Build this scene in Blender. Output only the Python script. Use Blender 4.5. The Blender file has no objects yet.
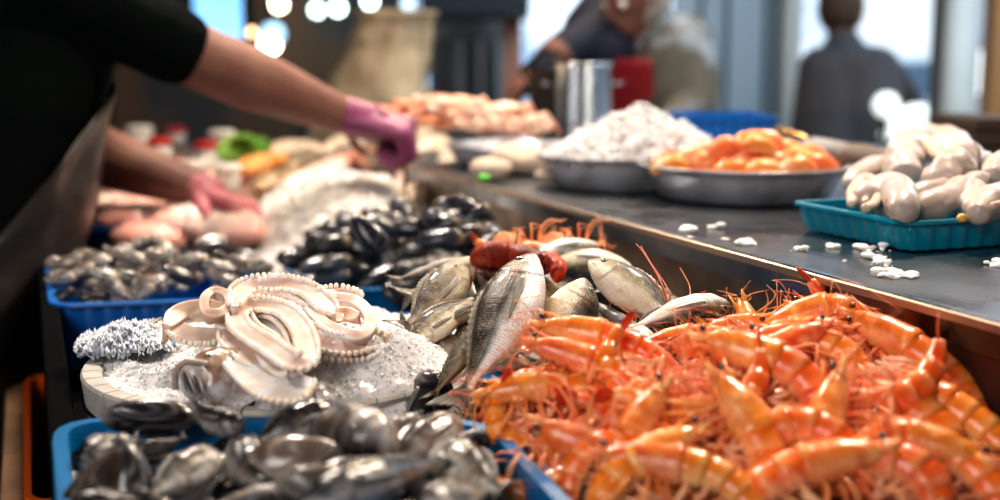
import bpy, math, random
import numpy as np
from mathutils import Vector, Matrix, noise

random.seed(7)
R = math.radians
C = bpy.context.scene.collection
HC = 1.40                       # camera height
FPX = 1200.0                    # focal length for a 1000 px wide frame
PIT = math.atan(190 / 1200)
CAM = Vector((0, 0, HC))
RT = Vector((1, 0, 0))
FW = Vector((0, math.cos(PIT), -math.sin(PIT)))
UP = Vector((0, math.sin(PIT), math.cos(PIT)))
U = Vector((-0.364, 0.931, 0)).normalized()     # along the stall
V = Vector((0.931, 0.364, 0)).normalized()      # across the stall


def ray(px, py):
    return FW + RT * ((px - 500) / FPX) + UP * ((250 - py) / FPX)


def at(px, py, dz):             # point of the place at height HC+dz
    d = ray(px, py)
    return CAM + d * (dz / d.z)


def atd(px, py, dep):
    return CAM + ray(px, py) * dep


def lerp(a, b, t):
    return a + (b - a) * t


def sstep(a, b, x):
    t = min(1, max(0, (x - a) / (b - a)))
    return t * t * (3 - 2 * t)


def interp(x, pts):
    if x <= pts[0][0]:
        return pts[0][1]
    for (x0, y0), (x1, y1) in zip(pts, pts[1:]):
        if x <= x1:
            t = (x - x0) / (x1 - x0)
            t = t * t * (3 - 2 * t) * .35 + t * .65
            return y0 + (y1 - y0) * t
    return pts[-1][1]


def mixc(a, b, t):
    t = min(1, max(0, t))
    return tuple(a[i] + (b[i] - a[i]) * t for i in range(3))


# ------------------------------------------------------------ materials
MATS = {}


def mat(name, col=(.5, .5, .5), rough=.5, metal=0, col2=None, nscale=20, ndetail=4, nsharp=(.35, .65),
        bump=0, bscale=60, bdist=.002, attr=False, coat=0, sss=0, sss_col=(1, .4, .2), trans=0, rough2=None,
        emit=None, estr=0, objvar=0, scales=None, spec=.5, aniso=0, ior=1.45, wave=None):
    m = bpy.data.materials.new(name)
    m.use_nodes = True
    nt = m.node_tree
    N, L = nt.nodes, nt.links
    b = N['Principled BSDF']
    b.inputs['Roughness'].default_value = rough
    b.inputs['Metallic'].default_value = metal
    b.inputs['Coat Weight'].default_value = coat
    b.inputs['Coat Roughness'].default_value = .12
    b.inputs['Specular IOR Level'].default_value = spec
    b.inputs['IOR'].default_value = ior
    b.inputs['Transmission Weight'].default_value = trans
    if sss:
        b.inputs['Subsurface Weight'].default_value = sss
        b.inputs['Subsurface Radius'].default_value = sss_col
        b.inputs['Subsurface Scale'].default_value = .03 if 'ice' in name else .008
    if emit:
        b.inputs['Emission Color'].default_value = (*emit, 1)
        b.inputs['Emission Strength'].default_value = estr
    tc = N.new('ShaderNodeTexCoord')
    src = None
    if attr:
        a = N.new('ShaderNodeAttribute'); a.attribute_name = 'paint'
        src = a.outputs['Color']
    if col2 is not None:
        no = N.new('ShaderNodeTexNoise'); no.inputs['Scale'].default_value = nscale
        no.inputs['Detail'].default_value = ndetail
        L.new(tc.outputs['Object'], no.inputs['Vector'])
        mr = N.new('ShaderNodeMapRange')
        mr.inputs['From Min'].default_value = nsharp[0]; mr.inputs['From Max'].default_value = nsharp[1]
        L.new(no.outputs['Fac'], mr.inputs['Value'])
        mx = N.new('ShaderNodeMix'); mx.data_type = 'RGBA'
        L.new(mr.outputs[0], mx.inputs[0])
        if src is not None:
            mx.blend_type = 'MULTIPLY'
            L.new(src, mx.inputs[6])
        else:
            mx.inputs[6].default_value = (*col, 1)
        mx.inputs[7].default_value = (*col2, 1)
        src = mx.outputs[2]
        if rough2 is not None:
            m2 = N.new('ShaderNodeMapRange')
            m2.inputs['From Min'].default_value = nsharp[0]; m2.inputs['From Max'].default_value = nsharp[1]
            m2.inputs['To Min'].default_value = rough; m2.inputs['To Max'].default_value = rough2
            L.new(no.outputs['Fac'], m2.inputs['Value'])
            L.new(m2.outputs[0], b.inputs['Roughness'])
    hsrc = None
    if scales:
        at_ = N.new('ShaderNodeAttribute'); at_.attribute_name = 'skin'
        mp = N.new('ShaderNodeMapping'); mp.inputs['Scale'].default_value = scales
        L.new(at_.outputs['Vector'], mp.inputs['Vector'])
        vo = N.new('ShaderNodeTexVoronoi'); vo.inputs['Randomness'].default_value = .35
        vo.inputs['Scale'].default_value = 1
        L.new(mp.outputs[0], vo.inputs['Vector'])
        mr = N.new('ShaderNodeMapRange')
        mr.inputs['From Min'].default_value = .15; mr.inputs['From Max'].default_value = .75
        mr.inputs['To Min'].default_value = 1.12; mr.inputs['To Max'].default_value = .5
        L.new(vo.outputs['Distance'], mr.inputs['Value'])
        mx = N.new('ShaderNodeMix'); mx.data_type = 'RGBA'; mx.blend_type = 'MULTIPLY'
        mx.inputs[0].default_value = 1
        if src is not None:
            L.new(src, mx.inputs[6])
        else:
            mx.inputs[6].default_value = (*col, 1)
        L.new(mr.outputs[0], mx.inputs[7])
        # plates fade out over the head
        sx = N.new('ShaderNodeSeparateXYZ'); L.new(at_.outputs['Vector'], sx.inputs[0])
        mh = N.new('ShaderNodeMapRange'); mh.inputs['From Min'].default_value = .2; mh.inputs['From Max'].default_value = .27
        L.new(sx.outputs['X'], mh.inputs['Value']); L.new(mh.outputs[0], mx.inputs[0])
        src = mx.outputs[2]
        hsrc = mr.outputs[0]
    if objvar:
        oi = N.new('ShaderNodeObjectInfo')
        hs = N.new('ShaderNodeHueSaturation')
        m1 = N.new('ShaderNodeMapRange'); m1.inputs['To Min'].default_value = .5 - objvar * .06
        m1.inputs['To Max'].default_value = .5 + objvar * .06
        L.new(oi.outputs['Random'], m1.inputs['Value']); L.new(m1.outputs[0], hs.inputs['Hue'])
        m2 = N.new('ShaderNodeMapRange'); m2.inputs['To Min'].default_value = 1 - objvar * .45
        m2.inputs['To Max'].default_value = 1 + objvar * .3
        ml = N.new('ShaderNodeMath'); ml.operation = 'MULTIPLY'; ml.inputs[1].default_value = 7.31
        fr = N.new('ShaderNodeMath'); fr.operation = 'FRACT'
        L.new(oi.outputs['Random'], ml.inputs[0]); L.new(ml.outputs[0], fr.inputs[0])
        L.new(fr.outputs[0], m2.inputs['Value']); L.new(m2.outputs[0], hs.inputs['Value'])
        if src is not None:
            L.new(src, hs.inputs['Color'])
        else:
            hs.inputs['Color'].default_value = (*col, 1)
        src = hs.outputs[0]
    if src is not None:
        L.new(src, b.inputs['Base Color'])
    else:
        b.inputs['Base Color'].default_value = (*col, 1)
    if bump or scales:
        nb = N.new('ShaderNodeTexNoise'); nb.inputs['Scale'].default_value = bscale
        nb.inputs['Detail'].default_value = 3
        L.new(tc.outputs['Object'], nb.inputs['Vector'])
        bp = N.new('ShaderNodeBump'); bp.inputs['Strength'].default_value = bump
        bp.inputs['Distance'].default_value = bdist
        L.new(nb.outputs['Fac'], bp.inputs['Height'])
        last = bp
        if hsrc is not None:
            b2 = N.new('ShaderNodeBump'); b2.inputs['Strength'].default_value = .55
            b2.inputs['Distance'].default_value = .0012
            L.new(hsrc, b2.inputs['Height']); L.new(bp.outputs[0], b2.inputs['Normal'])
            last = b2
        L.new(last.outputs[0], b.inputs['Normal'])
    MATS[name] = m
    return m


# ------------------------------------------------------------ mesh builder
class MB:
    def __init__(s):
        s.v = []; s.f = []; s.c = []; s.k = []

    def add(s, vs, fs, col=(1, 1, 1), skin=None):
        o = len(s.v)
        s.v += [tuple(v) for v in vs]
        s.f += [tuple(i + o for i in f) for f in fs]
        if col and isinstance(col[0], (int, float)):
            s.c += [col] * len(vs)
        else:
            s.c += list(col)
        s.k += list(skin) if skin else [(0, 0, 0)] * len(vs)
        return s

    def loft(s, rings, col=(1, 1, 1), closed=True, caps=True, skin=None, loop=False):
        n = len(rings[0]); m = len(rings)
        vs = [p for r in rings for p in r]
        fs = []
        for i in range(m if loop else m - 1):
            i2 = (i + 1) % m
            for j in range(n if closed else n - 1):
                k = (j + 1) % n
                fs.append((i * n + j, i * n + k, i2 * n + k, i2 * n + j))
        if caps and closed and not loop:
            fs.append(tuple(reversed(range(n))))
            fs.append(tuple((m - 1) * n + j for j in range(n)))
        s.add(vs, fs, col, skin)
        return s

    def tube(s, path, rad, n=8, col=(1, 1, 1), flat=1.0, nrm=None, loop=False):
        path = [Vector(p) for p in path]
        m = len(path)
        rings = []; cols = []
        up = Vector(nrm) if nrm is not None else None
        prev = None
        for i, p in enumerate(path):
            if loop:
                t = (path[(i + 1) % m] - path[i - 1])
            else:
                t = path[min(i + 1, m - 1)] - path[max(i - 1, 0)]
            t = t.normalized() if t.length > 1e-9 else Vector((0, 0, 1))
            if up is not None:
                a = t.cross(up)
                if a.length < 1e-4: a = t.orthogonal()
                a.normalize()
            else:
                if prev is None:
                    a = t.orthogonal().normalized()
                else:
                    a = prev - t * prev.dot(t)
                    a = a.normalized() if a.length > 1e-6 else t.orthogonal().normalized()
                prev = a
            b = t.cross(a)
            r = rad[i] if isinstance(rad, (list, tuple)) else rad
            fl = flat[i] if isinstance(flat, (list, tuple)) else flat
            rings.append([p + a * (math.cos(2 * math.pi * j / n) * r) + b * (math.sin(2 * math.pi * j / n) * r * fl) for j in range(n)])
            c = col(i / (m - 1)) if callable(col) else col
            cols += [c] * n
        s.loft(rings, cols, loop=loop)
        return s

    def box(s, a, b, col=(1, 1, 1), M=None):
        x0, y0, z0 = a; x1, y1, z1 = b
        vs = [Vector(p) for p in ((x0, y0, z0), (x1, y0, z0), (x1, y1, z0), (x0, y1, z0), (x0, y0, z1), (x1, y0, z1), (x1, y1, z1), (x0, y1, z1))]
        if M is not None: vs = [M @ v for v in vs]
        s.add(vs, [(0, 3, 2, 1), (4, 5, 6, 7), (0, 1, 5, 4), (1, 2, 6, 5), (2, 3, 7, 6), (3, 0, 4, 7)], col)
        return s

    def ball(s, c, r, nu=12, nv=8, col=(1, 1, 1), M=None):
        if isinstance(r, (int, float)): r = (r, r, r)
        vs = []; fs = []
        c = Vector(c)
        vs.append(Vector((0, 0, r[2])))
        for i in range(1, nv):
            th = math.pi * i / nv
            for j in range(nu):
                ph = 2 * math.pi * j / nu
                vs.append(Vector((r[0] * math.sin(th) * math.cos(ph), r[1] * math.sin(th) * math.sin(ph), r[2] * math.cos(th))))
        vs.append(Vector((0, 0, -r[2])))
        for j in range(nu):
            fs.append((0, 1 + j, 1 + (j + 1) % nu))
            fs.append((len(vs) - 1, 1 + (nv - 2) * nu + (j + 1) % nu, 1 + (nv - 2) * nu + j))
        for i in range(nv - 2):
            for j in range(nu):
                a = 1 + i * nu + j; b = 1 + i * nu + (j + 1) % nu
                fs.append((a, a + nu, b + nu, b))
        if M is not None: vs = [M @ v for v in vs]
        s.add([v + c for v in vs], fs, col)
        return s

    def lathe(s, prof, n=48, col=(1, 1, 1), c=(0, 0, 0)):
        rings = []
        for r, z in prof:
            rings.append([(c[0] + r * math.cos(2 * math.pi * j / n), c[1] + r * math.sin(2 * math.pi * j / n), c[2] + z) for j in range(n)])
        s.loft(rings, col, caps=False)
        return s

    def capsule(s, a, b, ra, rb, n=14, col=(1, 1, 1), flat=1.0, nrm=None):
        a = Vector(a); b = Vector(b)
        d = (b - a)
        L_ = d.length
        if L_ < 1e-6:
            return s.ball(a, ra, n, 8, col)
        d.normalize()
        pts = []; rr = []
        for k in range(5):
            th = math.pi / 2 * k / 4
            pts.append(a - d * (ra * math.cos(th))); rr.append(max(1e-4, ra * math.sin(th)))
        for k in range(1, 4):
            pts.append(a + d * (L_ * k / 4)); rr.append(lerp(ra, rb, k / 4))
        for k in range(5):
            th = math.pi / 2 * k / 4
            pts.append(b + d * (rb * math.sin(th))); rr.append(max(1e-4, rb * math.cos(th)))
        s.tube(pts, rr, n, col, flat=flat, nrm=nrm)
        return s

    def mesh(s, name, smooth=True):
        me = bpy.data.meshes.new(name)
        me.from_pydata(s.v, [], s.f)
        me.update()
        a = me.attributes.new('paint', 'FLOAT_COLOR', 'POINT')
        a.data.foreach_set('color', np.array([(c[0], c[1], c[2], 1.0) for c in s.c], dtype=np.float32).ravel())
        if any(k != (0, 0, 0) for k in s.k[:400]):
            a = me.attributes.new('skin', 'FLOAT_VECTOR', 'POINT')
            a.data.foreach_set('vector', np.array(s.k, dtype=np.float32).ravel())
        if smooth:
            me.polygons.foreach_set('use_smooth', [True] * len(me.polygons))
        return me

    def build(s, name, m, parent=None, smooth=True):
        me = s.mesh(name, smooth)
        me.materials.append(m)
        o = bpy.data.objects.new(name, me)
        C.objects.link(o)
        if parent: o.parent = parent
        return o


def fuse(o, voxel, smooth=4, decim=None):
    """melt the pieces of a mesh into one continuous skin"""
    md = o.modifiers.new('r', 'REMESH'); md.mode = 'VOXEL'; md.voxel_size = voxel; md.use_smooth_shade = True
    ms = o.modifiers.new('s', 'SMOOTH'); ms.iterations = smooth; ms.factor = .5
    dg = bpy.context.evaluated_depsgraph_get()
    me = bpy.data.meshes.new_from_object(o.evaluated_get(dg))
    mts = [m for m in o.data.materials]
    o.modifiers.clear()
    old = o.data
    o.data = me
    me.name = old.name
    me.materials.clear()
    for m in mts: me.materials.append(m)
    bpy.data.meshes.remove(old)
    me.polygons.foreach_set('use_smooth', [True] * len(me.polygons))
    return o


def bevel(o, w=.004, seg=2):
    b = o.modifiers.new('b', 'BEVEL'); b.width = w; b.segments = seg; b.limit_method = 'ANGLE'
    return o


def tag(o, label=None, cat=None, group=None, kind=None):
    if label: o['label'] = label
    if cat: o['category'] = cat
    if group: o['group'] = group
    if kind: o['kind'] = kind
    return o


def thing(name, label, cat, group=None, loc=(0, 0, 0)):
    o = bpy.data.objects.new(name, None)
    o.empty_display_size = .02
    C.objects.link(o)
    o.location = loc
    return tag(o, label, cat, group)


def dup(root):
    r = root.copy(); C.objects.link(r)
    for ch in list(root.children):
        c = ch.copy(); C.objects.link(c); c.parent = r
        for g in list(ch.children):
            d = g.copy(); C.objects.link(d); d.parent = c
    return r


class Proto:
    """first use moves the built thing itself, later uses copy it"""
    def __init__(s, root): s.root = root; s.used = False

    def get(s):
        if not s.used:
            s.used = True
            return s.root
        return dup(s.root)

    def drop(s):
        if not s.used:
            for ch in list(s.root.children):
                for g in list(ch.children): bpy.data.objects.remove(g)
                bpy.data.objects.remove(ch)
            bpy.data.objects.remove(s.root)


def basis(n, ang, flip=False):
    """rotation whose y axis is n and whose x axis points at screen angle ang"""
    n = n.normalized()
    d = RT * math.cos(R(ang)) + UP * math.sin(R(ang))
    x = d - n * d.dot(n); x.normalize()
    y = -n if flip else n
    z = x.cross(y)
    return Matrix((x, y, z)).transposed().to_4x4()


def toward(p, up=.6, cam=.8, jit=0.0):
    t = (CAM - p).normalized()
    n = Vector((0, 0, up)) + t * cam + Vector((random.uniform(-jit, jit), random.uniform(-jit, jit), random.uniform(-jit, jit)))
    return n.normalized()


def put(root, p, ang, n, flip=False, s=1.0):
    root.matrix_world = Matrix.Translation(p) @ basis(n, ang, flip) @ Matrix.Scale(s, 4)
    return root


def catmull(pts, k=6, loop=False):
    pts = [Vector(p) for p in pts]
    out = []
    n = len(pts)
    rng = range(n) if loop else range(n - 1)
    for i in rng:
        if loop:
            p0, p1, p2, p3 = pts[i - 1], pts[i], pts[(i + 1) % n], pts[(i + 2) % n]
        else:
            p0, p1, p2, p3 = pts[max(i - 1, 0)], pts[i], pts[i + 1], pts[min(i + 2, n - 1)]
        for j in range(k):
            t = j / k
            out.append(.5 * ((2 * p1) + (p2 - p0) * t + (2 * p0 - 5 * p1 + 4 * p2 - p3) * t * t + (3 * p1 - p0 - 3 * p2 + p3) * t ** 3))
    if not loop: out.append(pts[-1])
    return out


# ------------------------------------------------------------ material set
fishskin = mat('fish_skin', attr=True, rough=.34, coat=.25, scales=(62, 9.5, 1), bump=.25, bscale=160, bdist=.001,
               col2=(.80, .68, .50), nscale=30, nsharp=(.5, .72), spec=.6, metal=.05)
fishplain = mat('smooth_fish_skin', attr=True, rough=.22, coat=.12, spec=.4, bump=.7, bscale=80, bdist=.002, col2=(.66, .56, .48), nscale=34,
                nsharp=(.42, .6), objvar=.25)
finm = mat('fin_skin', attr=True, rough=.4, coat=.3, col2=(.6, .55, .5), nscale=40)
eyem = mat('eye_lens', attr=True, rough=.08, coat=1)
shellm = mat('shrimp_shell', attr=True, rough=.3, coat=.22, sss=.08, sss_col=(1, .35, .12), bump=.35, bscale=220, bdist=.0008,
             col2=(.9, .62, .5), nscale=45, nsharp=(.45, .7), objvar=.22)
legm = mat('shrimp_leg', attr=True, rough=.4, coat=.15, objvar=.3)
musselm = mat('mussel_shell', attr=True, rough=.25, coat=.35, bump=.4, bscale=70, bdist=.001, col2=(.60, .50, .42), nscale=30, objvar=.35)
squidm = mat('squid_flesh', (.86, .78, .70), rough=.36, coat=.2, sss=.35, sss_col=(1, .5, .35), attr=True, bump=.3, bscale=140, bdist=.001,
             col2=(.86, .72, .60), nscale=35, objvar=.08)
icem = mat('crushed_ice', (.82, .86, .9), rough=.25, sss=.85, sss_col=(.9, .95, 1), spec=.7, coat=.2, attr=True, ior=1.31)
steelm = mat('wet_steel', (.25, .27, .31), rough=.17, metal=1, col2=(.10, .11, .125), nscale=7, nsharp=(.3, .7), rough2=.4, bump=.15, bscale=30, bdist=.002)
steelwall = mat('brown_steel', (.30, .23, .17), rough=.34, metal=.9, col2=(.08, .05, .03), nscale=9, nsharp=(.3, .72), rough2=.45, bump=.2, bscale=25, bdist=.002)  # brown steel, patchy with darker brown
bowlm = mat('pan_steel', (.56, .57, .60), rough=.27, metal=.2, col2=(.30, .30, .31), nscale=15, bump=.1, bscale=20)
bluep = mat('blue_plastic', (.0, .17, .40), rough=.33, coat=.2, col2=(.0, .13, .33), nscale=12, bump=.15, bscale=80)
bluebin = mat('deep_blue_plastic', (.0, .12, .42), rough=.4)
tealp = mat('teal_plastic', (.0, .23, .33), rough=.3, coat=.3, sss=.1, sss_col=(.1, .6, .8), col2=(.0, .18, .27), nscale=9)
blackm = mat('black_board', (.008, .008, .009), rough=1, spec=0)
woodm = mat('worn_wood', (.35, .2, .1), rough=.7, col2=(.16, .09, .045), nscale=8, bump=.4, bscale=40)
orangep = mat('orange_plastic', (.75, .12, .01), rough=.4)
palew = mat('pale_slat_wood', (.52, .50, .44), rough=.6, col2=(.38, .37, .33), nscale=30, bump=.3, bscale=90)

# ------------------------------------------------------------ fish
BREAM = dict(top=[(0, .08), (.02, .22), (.06, .40), (.13, .64), (.22, .84), (.35, .98), (.48, .95), (.65, .72), (.8, .4), (.92, .2), (1, .17)],
             bot=[(0, .08), (.02, .2), (.06, .34), (.14, .56), (.25, .8), (.4, .98), (.55, .9), (.7, .62), (.83, .33), (.93, .18), (1, .17)],
             wid=[(0, .16), (.03, .38), (.08, .58), (.16, .82), (.3, 1), (.45, .98), (.65, .65), (.8, .33), (.92, .13), (1, .08)])
SLIM = dict(top=[(0, .1), (.05, .4), (.15, .75), (.3, .98), (.5, 1), (.7, .72), (.85, .4), (.95, .22), (1, .2)],
            bot=[(0, .1), (.05, .4), (.15, .8), (.3, 1), (.5, .98), (.7, .65), (.85, .35), (.95, .2), (1, .2)],
            wid=[(0, .15), (.05, .5), (.15, .85), (.3, 1), (.5, .95), (.7, .62), (.85, .3), (.95, .14), (1, .08)])
FAT = dict(top=[(0, .3), (.04, .62), (.12, .85), (.25, 1), (.45, .98), (.65, .72), (.82, .4), (.95, .24), (1, .2)],
           bot=[(0, .3), (.04, .66), (.12, .9), (.25, 1), (.45, 1), (.65, .7), (.82, .38), (.95, .22), (1, .2)],
           wid=[(0, .3), (.04, .7), (.12, .95), (.25, 1), (.45, .98), (.65, .7), (.82, .36), (.95, .16), (1, .1)])


def warper(kl, kv):
    def w(p):
        x, y, z = p
        if abs(kl) > 1e-6:
            a = kl * x
            x, y = math.sin(a) * (1 / kl - y), 1 / kl - math.cos(a) * (1 / kl - y)
        if abs(kv) > 1e-6:
            a = kv * x
            x, z = math.sin(a) * (1 / kv - z), 1 / kv - math.cos(a) * (1 / kv - z)
        return (x, y, z)
    return w


def pal_bream(back, mid, belly, stripe=.5, gold=(.45, .3, .1), edge=.3, line=.31):
    def f(s, a):
        n = noise.noise(Vector((s * 14, a * 9, 1.3)))
        c = mixc(back, mid, sstep(edge - .09, edge + .05, a + n * .08))
        c = mixc(c, belly, sstep(edge + .03, edge + .17, a + n * .05))
        n2 = noise.noise(Vector((s * 70, a * 26, 4.2)))
        c = mixc(c, gold, sstep(.12, .4, n2) * .55 * sstep(edge + .12, edge - .1, a))
        c = mixc(c, (.01, .01, .01), sstep(.1, .35, -n2) * .5 * sstep(edge + .15, edge, a))
        if s > .26:
            ll = abs(a - (line + .08 * s))
            c = mixc(c, mixc(back, (0, 0, 0), .4), (1 - sstep(.006, .022, ll)) * .85 * stripe * 2)
            c = mixc(c, back, .16 * stripe * (math.cos(a * 100) > .3))
        sg = .262 - .42 * (a - .48) ** 2
        if s < sg + .02:
            g = (1 - sstep(.0, .010, abs(s - sg))) * sstep(.1, .25, a) * sstep(.95, .7, a)
            c = mixc(c, (.05, .04, .03), g * .75)
            g2 = (1 - sstep(.0, .008, abs(s - (.185 - .5 * (a - .5) ** 2)))) * sstep(.3, .4, a) * sstep(.8, .65, a)
            c = mixc(c, (.10, .08, .06), g2 * .5)
        if s < sg:
            c = mixc(c, mixc(mid, gold, .5), .3 + .3 * n)
        d = math.hypot((s - .275) * 7, (a - .42) * 5)
        c = mixc(c, (.16, .07, .02), (1 - sstep(.15, .5, d)) * .9)
        if s < .1:
            c = mixc(c, (.12, .05, .03), 1 - sstep(.006, .022, abs(a - (.6 + .8 * (s - .05)))))
        return c
    return f


def make_fish(name, label, shape, L, H, W, pal, kl=0, kv=0, skinmat=None, tail=.2, fork=.5, fins=True, pect=True, eye=.027,
              fin_col=(.25, .22, .17), eye_s=.125, eye_a=.37, iris=(.5, .42, .25), open_mouth=False, nst=72, nr=36, cat='fish', spiny=True):
    root = thing(name, label, cat)
    skinmat = skinmat or fishskin
    wp = warper(kl, kv)
    mb = MB(); rings = []; cols = []; sk = []

    def surf(s, th):
        a = abs(th) / math.pi
        top = interp(s, shape['top']); bot = interp(s, shape['bot']); w = interp(s, shape['wid'])
        sg = .262 - .42 * (a - .48) ** 2
        k = 1 + .045 * (1 - sstep(sg - .01, sg + .008, s)) * sstep(.1, .25, s)
        k += .01 * noise.noise(Vector((s * 9, th * 2, L * 50)))
        cs, sn = math.cos(th), math.sin(th)
        z = (top if cs > 0 else bot) * H * (abs(cs) ** .92) * (1 if cs > 0 else -1)
        y = w * W * (abs(sn) ** .85) * (1 if sn > 0 else -1)
        if s < .12:
            m = math.exp(-((a - (.6 + .8 * (s - .05))) / .03) ** 2)
            k -= .07 * m
        return (L * (.5 - s), y * k, z * k)

    for i in range(nst):
        s = (i / (nst - 1)) ** 1.15
        ring = []
        for j in range(nr):
            th = -math.pi + 2 * math.pi * j / nr
            ring.append(wp(surf(s, th)))
            cols.append(pal(s, abs(th) / math.pi))
            sk.append((s, th + 5, 0))
        rings.append(ring)
    mb.loft(rings, cols, skin=sk)
    mb.build('body', skinmat, root)
    # tail fin
    mb = MB(); ns, nf = 17, 12
    hb = interp(1, shape['top']) * H
    rr = []
    cc = []
    for i in range(nf):
        t = i / (nf - 1)
        row = []
        for j in range(ns):
            v = j / (ns - 1) * 2 - 1
            ln = L * tail * (1 - fork * (1 - abs(v)) ** 1.2)
            spread = hb * .95 + H * .62 * t ** .9
            x = -L * .5 + .006 - ln * t
            z = v * spread
            y = .0009 * math.sin(j * 2.6) * t * (L / .2) + .004 * math.sin(t * 3 + v * 2) * t
            row.append(wp((x, y, z)))
            k = .75 + .35 * math.cos(j * 3.1) - .35 * t
            cc.append(tuple(c * k for c in fin_col))
        rr.append(row)
    mb.loft(rr, cc, closed=False)
    o = mb.build('tail_fin', finm, root)
    sd = o.modifiers.new('s', 'SOLIDIFY'); sd.thickness = .0009
    if fins:
        for nm, s0, s1, side, hh in (('dorsal_fin', .32, .88, 1, .26), ('anal_fin', .62, .88, -1, .2)):
            mb = MB(); rr = []; cc = []
            M_ = 26 if side > 0 else 12
            for i in range(M_):
                t = i / (M_ - 1)
                s = lerp(s0, s1, t)
                base = Vector(surf(s, 0 if side > 0 else math.pi))
                h = H * hh * (math.sin(math.pi * min(1, t * .8 + .18)) ** .6) * (1 if not spiny or i % 2 else .72)
                row = []
                for j in range(4):
                    u = j / 3
                    row.append(wp((base.x - h * .45 * u, base.y + .0006 * (-1) ** i, base.z * .97 + side * h * u)))
                    cc.append(tuple(c * (.6 + .5 * (i % 2)) for c in fin_col))
                rr.append(row)
            mb.loft(rr, cc, closed=False)
            o = mb.build(nm, finm, root)
            sd = o.modifiers.new('s', 'SOLIDIFY'); sd.thickness = .0008
    if pect:
        for sd_ in (1, -1):
            mb = MB(); rr = []; cc = []
            b = Vector(surf(.285, sd_ * math.pi * .56))
            for i in range(10):
                t = i / 9
                row = []
                wdt = H * .15 * (math.sin(math.pi * min(.96, t * .75 + .14))) * (1 - .6 * t)
                for j in range(6):
                    v = j / 5 * 2 - 1
                    yy = surf(min(.9, .285 + .27 * t), sd_ * math.pi * (.56 + .08 * t))[1] + sd_ * .0022
                    row.append(wp((b.x - L * .30 * t, yy + .0004 * math.sin(j * 3), b.z - H * .12 * t + v * wdt)))
                    cc.append(tuple((c * .6 + .12) * (.7 + .4 * (j % 2)) for c in fin_col))
                rr.append(row)
            mb.loft(rr, cc, closed=False)
            o = mb.build('pectoral_fin', finm, root)
            sd = o.modifiers.new('s', 'SOLIDIFY'); sd.thickness = .0008
    for sd_ in (1, -1):
        th = sd_ * math.pi * eye_a
        p = Vector(surf(eye_s, th))
        q = Vector(surf(eye_s + .03, th)); r_ = Vector(surf(eye_s, th + .15))
        nrm = (q - p).cross(r_ - p).normalized()
        if nrm.y * sd_ < 0: nrm = -nrm
        pc = Vector(wp(p)); pn = (Vector(wp(p + nrm * .001)) - pc).normalized()
        er = L * eye
        M = pn.to_track_quat('Z', 'Y').to_matrix()
        mb = MB()
        vs0 = len(mb.v)
        mb.ball(pc, (er, er, er * .55), 18, 12, (0, 0, 0), M)
        for i in range(vs0, len(mb.v)):
            l = M.transposed() @ (Vector(mb.v[i]) - pc)
            rad = math.hypot(l.x, l.y) / er
            mb.c[i] = (.005, .005, .008) if rad < .55 else (iris if rad < .86 else (.05, .04, .03))
        mb.build('eye', eyem, root)
    if open_mouth:
        mb = MB()
        for j in range(3):
            pass
    return root


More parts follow.
